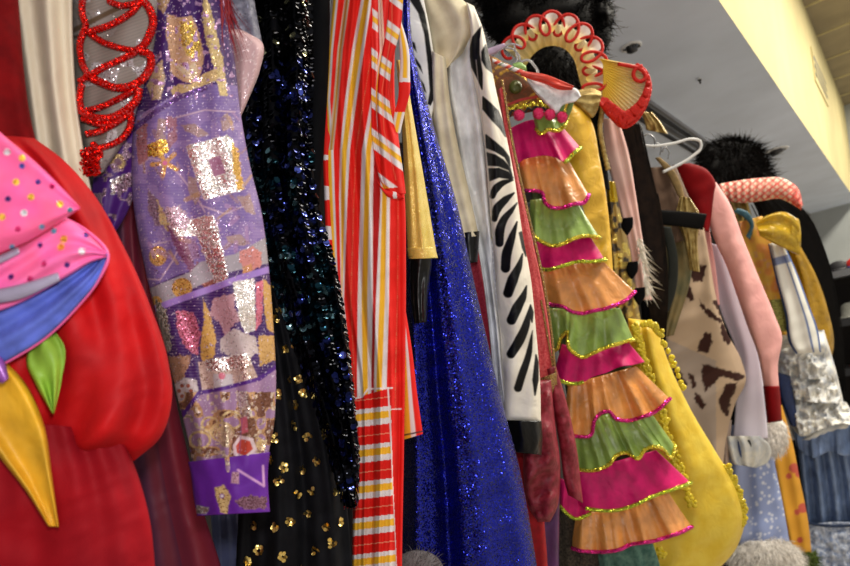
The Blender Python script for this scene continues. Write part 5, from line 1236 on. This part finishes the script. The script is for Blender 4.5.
n = 700; v_ = g.normal(0, 1, (n, 3)); v_ /= np.linalg.norm(v_, axis=1)[:, None]; v_[:, 2] = abs(v_[:, 2])
rt = P(775+11*v_[:,0], 437+18*v_[:,1], 2.56-.03*v_[:,2]); blades('fur_hair', rt, rt-P(775, 430, 2.58), .018, .0025, m_wf, t, droop=.5, curl=.2)
# dark fill added where the gaps between garments fall into shade
t = T('dark_gap_fill', 'added dark fill standing in for shade between the cow-print costume and the beige sleeve', 'dark fill', 720, 620, 3.2)
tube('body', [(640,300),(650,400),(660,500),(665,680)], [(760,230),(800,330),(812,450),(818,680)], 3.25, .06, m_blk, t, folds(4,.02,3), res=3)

# ------------------------------------------------------------------ far shelf with caps
def W(px, py, y):
    a = P(px, py, 1.)-CAM; return CAM+a*(y/a[1])
c0 = W(822, 274, 5.7); t = thing('metal_shelving', 'grey metal shelving unit at the far end behind the long black wig', 'shelf', (c0[0]+.45, 5.8, 0))
x0, x1 = c0[0]-.15, c0[0]+1.0; zt = c0[2]
for x in (x0, x1):
    for y in (5.7, 6.1): box('post', x-.02, x+.02, y-.02, y+.02, 0, zt+.3 if y > 6 else zt+.02, m_dsteel, t)
for k in range(5): box('shelf', x0, x1, 5.7, 6.1, zt-.05-k*.36, zt-k*.36, m_dsteel if k else m_steel, t)
box('back_panel', x0, x1, 6.1, 6.12, .1, zt-.02, m_dark, t)
def cap(px, py, y, r, col, colb, lab):
    c = W(px, py, y); t = thing('baseball_cap', lab, 'cap', (c[0], c[1], zt)); n, m = 24, 8
    a = np.arange(n)/n*2*math.pi; ph = np.linspace(0, math.pi/2, m)
    co = np.concatenate([np.stack([c[0]+r*np.cos(p_)*np.cos(a), c[1]+r*np.cos(p_)*np.sin(a), np.full(n, zt+.01+r*.85*np.sin(p_))], -1) for p_ in ph])
    idx = np.arange(n*m).reshape(m, n); nx = np.roll(idx, -1, 1)
    mesh_obj('crown', co, np.stack([idx[:-1], nx[:-1], nx[1:], idx[1:]], -1).reshape(-1, 4), cloth('cap_'+colb, col[0], .7), t)
    k = np.linspace(-1.1, 1.1, 15); A = [(c[0]+r*math.sin(q_), c[1]-r*math.cos(q_), zt+.02) for q_ in k]; B = [(c[0]+r*1.0*math.sin(q_), c[1]-r*(math.cos(q_)+.55*math.cos(q_*1.4)), zt+.008) for q_ in k]
    A2 = [(p_[0], p_[1], p_[2]-.006) for p_ in A]; B2 = [(p_[0], p_[1], p_[2]-.006) for p_ in B]
    f = [[i, i+1, 16+i, 15+i] for i in range(14)]+[[30+i, 45+i, 46+i, 31+i] for i in range(14)]+[[15+i, 16+i, 46+i, 45+i] for i in range(14)]
    mesh_obj('brim', A+B+A2+B2, f, cloth('brim_'+colb, col[1], .6), t)
cap(835, 255, 5.9, .085, ((26,24,28),(26,24,28)), 'black', 'black cap on top of the far shelving, beside the long black wig')
cap(854, 255, 5.9, .085, ((190,36,30),(60,60,120)), 'red', 'red cap with blue brim on top of the far shelving')
g = np.random.default_rng(31)
labs = ['pale bundle on the second shelf of the far shelving', 'reddish bundle on the third shelf of the far shelving', 'greyish bundle on the third shelf of the far shelving, at the picture edge', 'dark red bundle on the fourth shelf of the far shelving']
for k, (xo, lv, cc) in enumerate(((.28,1,(170,170,160)), (.30,2,(190,110,90)), (.66,2,(110,110,100)), (.4,3,(90,30,30)))):
    zb = zt-lv*.36; t2 = thing('folded_hat', labs[k], 'hat', (x0+xo, 5.85, zb))
    n, m = 20, 8; a = np.arange(n)/n*2*math.pi
    pr = [(.14,.004),(.145,.012),(.09,.02),(.085,.07),(.075,.10),(.05,.115),(.02,.11),(.004,.108)]
    co = np.concatenate([np.stack([x0+xo+r*np.cos(a)*1.1, 5.86+r*np.sin(a), np.full(n, zb+z_)], -1) for r, z_ in pr]); idx = np.arange(n*m).reshape(m, n); nx = np.roll(idx, -1, 1)
    mesh_obj('felt', co, np.stack([idx[:-1], nx[:-1], nx[1:], idx[1:]], -1).reshape(-1, 4), cloth('felt_%d' % k, cc, .8), t2)

# ------------------------------------------------------------------ light
def area(name, loc, to, size, power, col=(1,1,1), sy=None):
    l = bpy.data.lights.new(name, 'AREA'); l.energy = power; l.size = size; l.color = col
    if sy: l.shape = 'RECTANGLE'; l.size_y = sy
    o = bpy.data.objects.new(name, l); COL.objects.link(o); o.location = loc
    o.rotation_euler = (Vector(to)-Vector(loc)).to_track_quat('-Z', 'Y').to_euler(); return o
# fluorescent panels in the upper ceiling over the aisle
for k, y in enumerate((.4, 2.8, 5.2, 7.6, 10.4)):
    area('ceiling_panel_light', (1.3, y, ZC+1.46), (1.3, y, 0), .6, (36, 105, 140, 115, 100)[k], (1, .93, .80), 1.3)
# flash on the camera
fl = P(425, 120, .03); area('camera_flash', (fl[0]+.02, fl[1], fl[2]+.07), P(300, 300, 1.), .045, 2.3, (1, .98, .96))
w = bpy.data.worlds.new('world'); SC.world = w; w.use_nodes = True
w.node_tree.nodes['Background'].inputs[0].default_value = (.95, .93, .9, 1); w.node_tree.nodes['Background'].inputs[1].default_value = .5
vs = SC.view_settings; vs.view_transform = 'Standard'; vs.look = 'None'; vs.gamma = 1; vs.use_curve_mapping = False; vs.exposure = .28
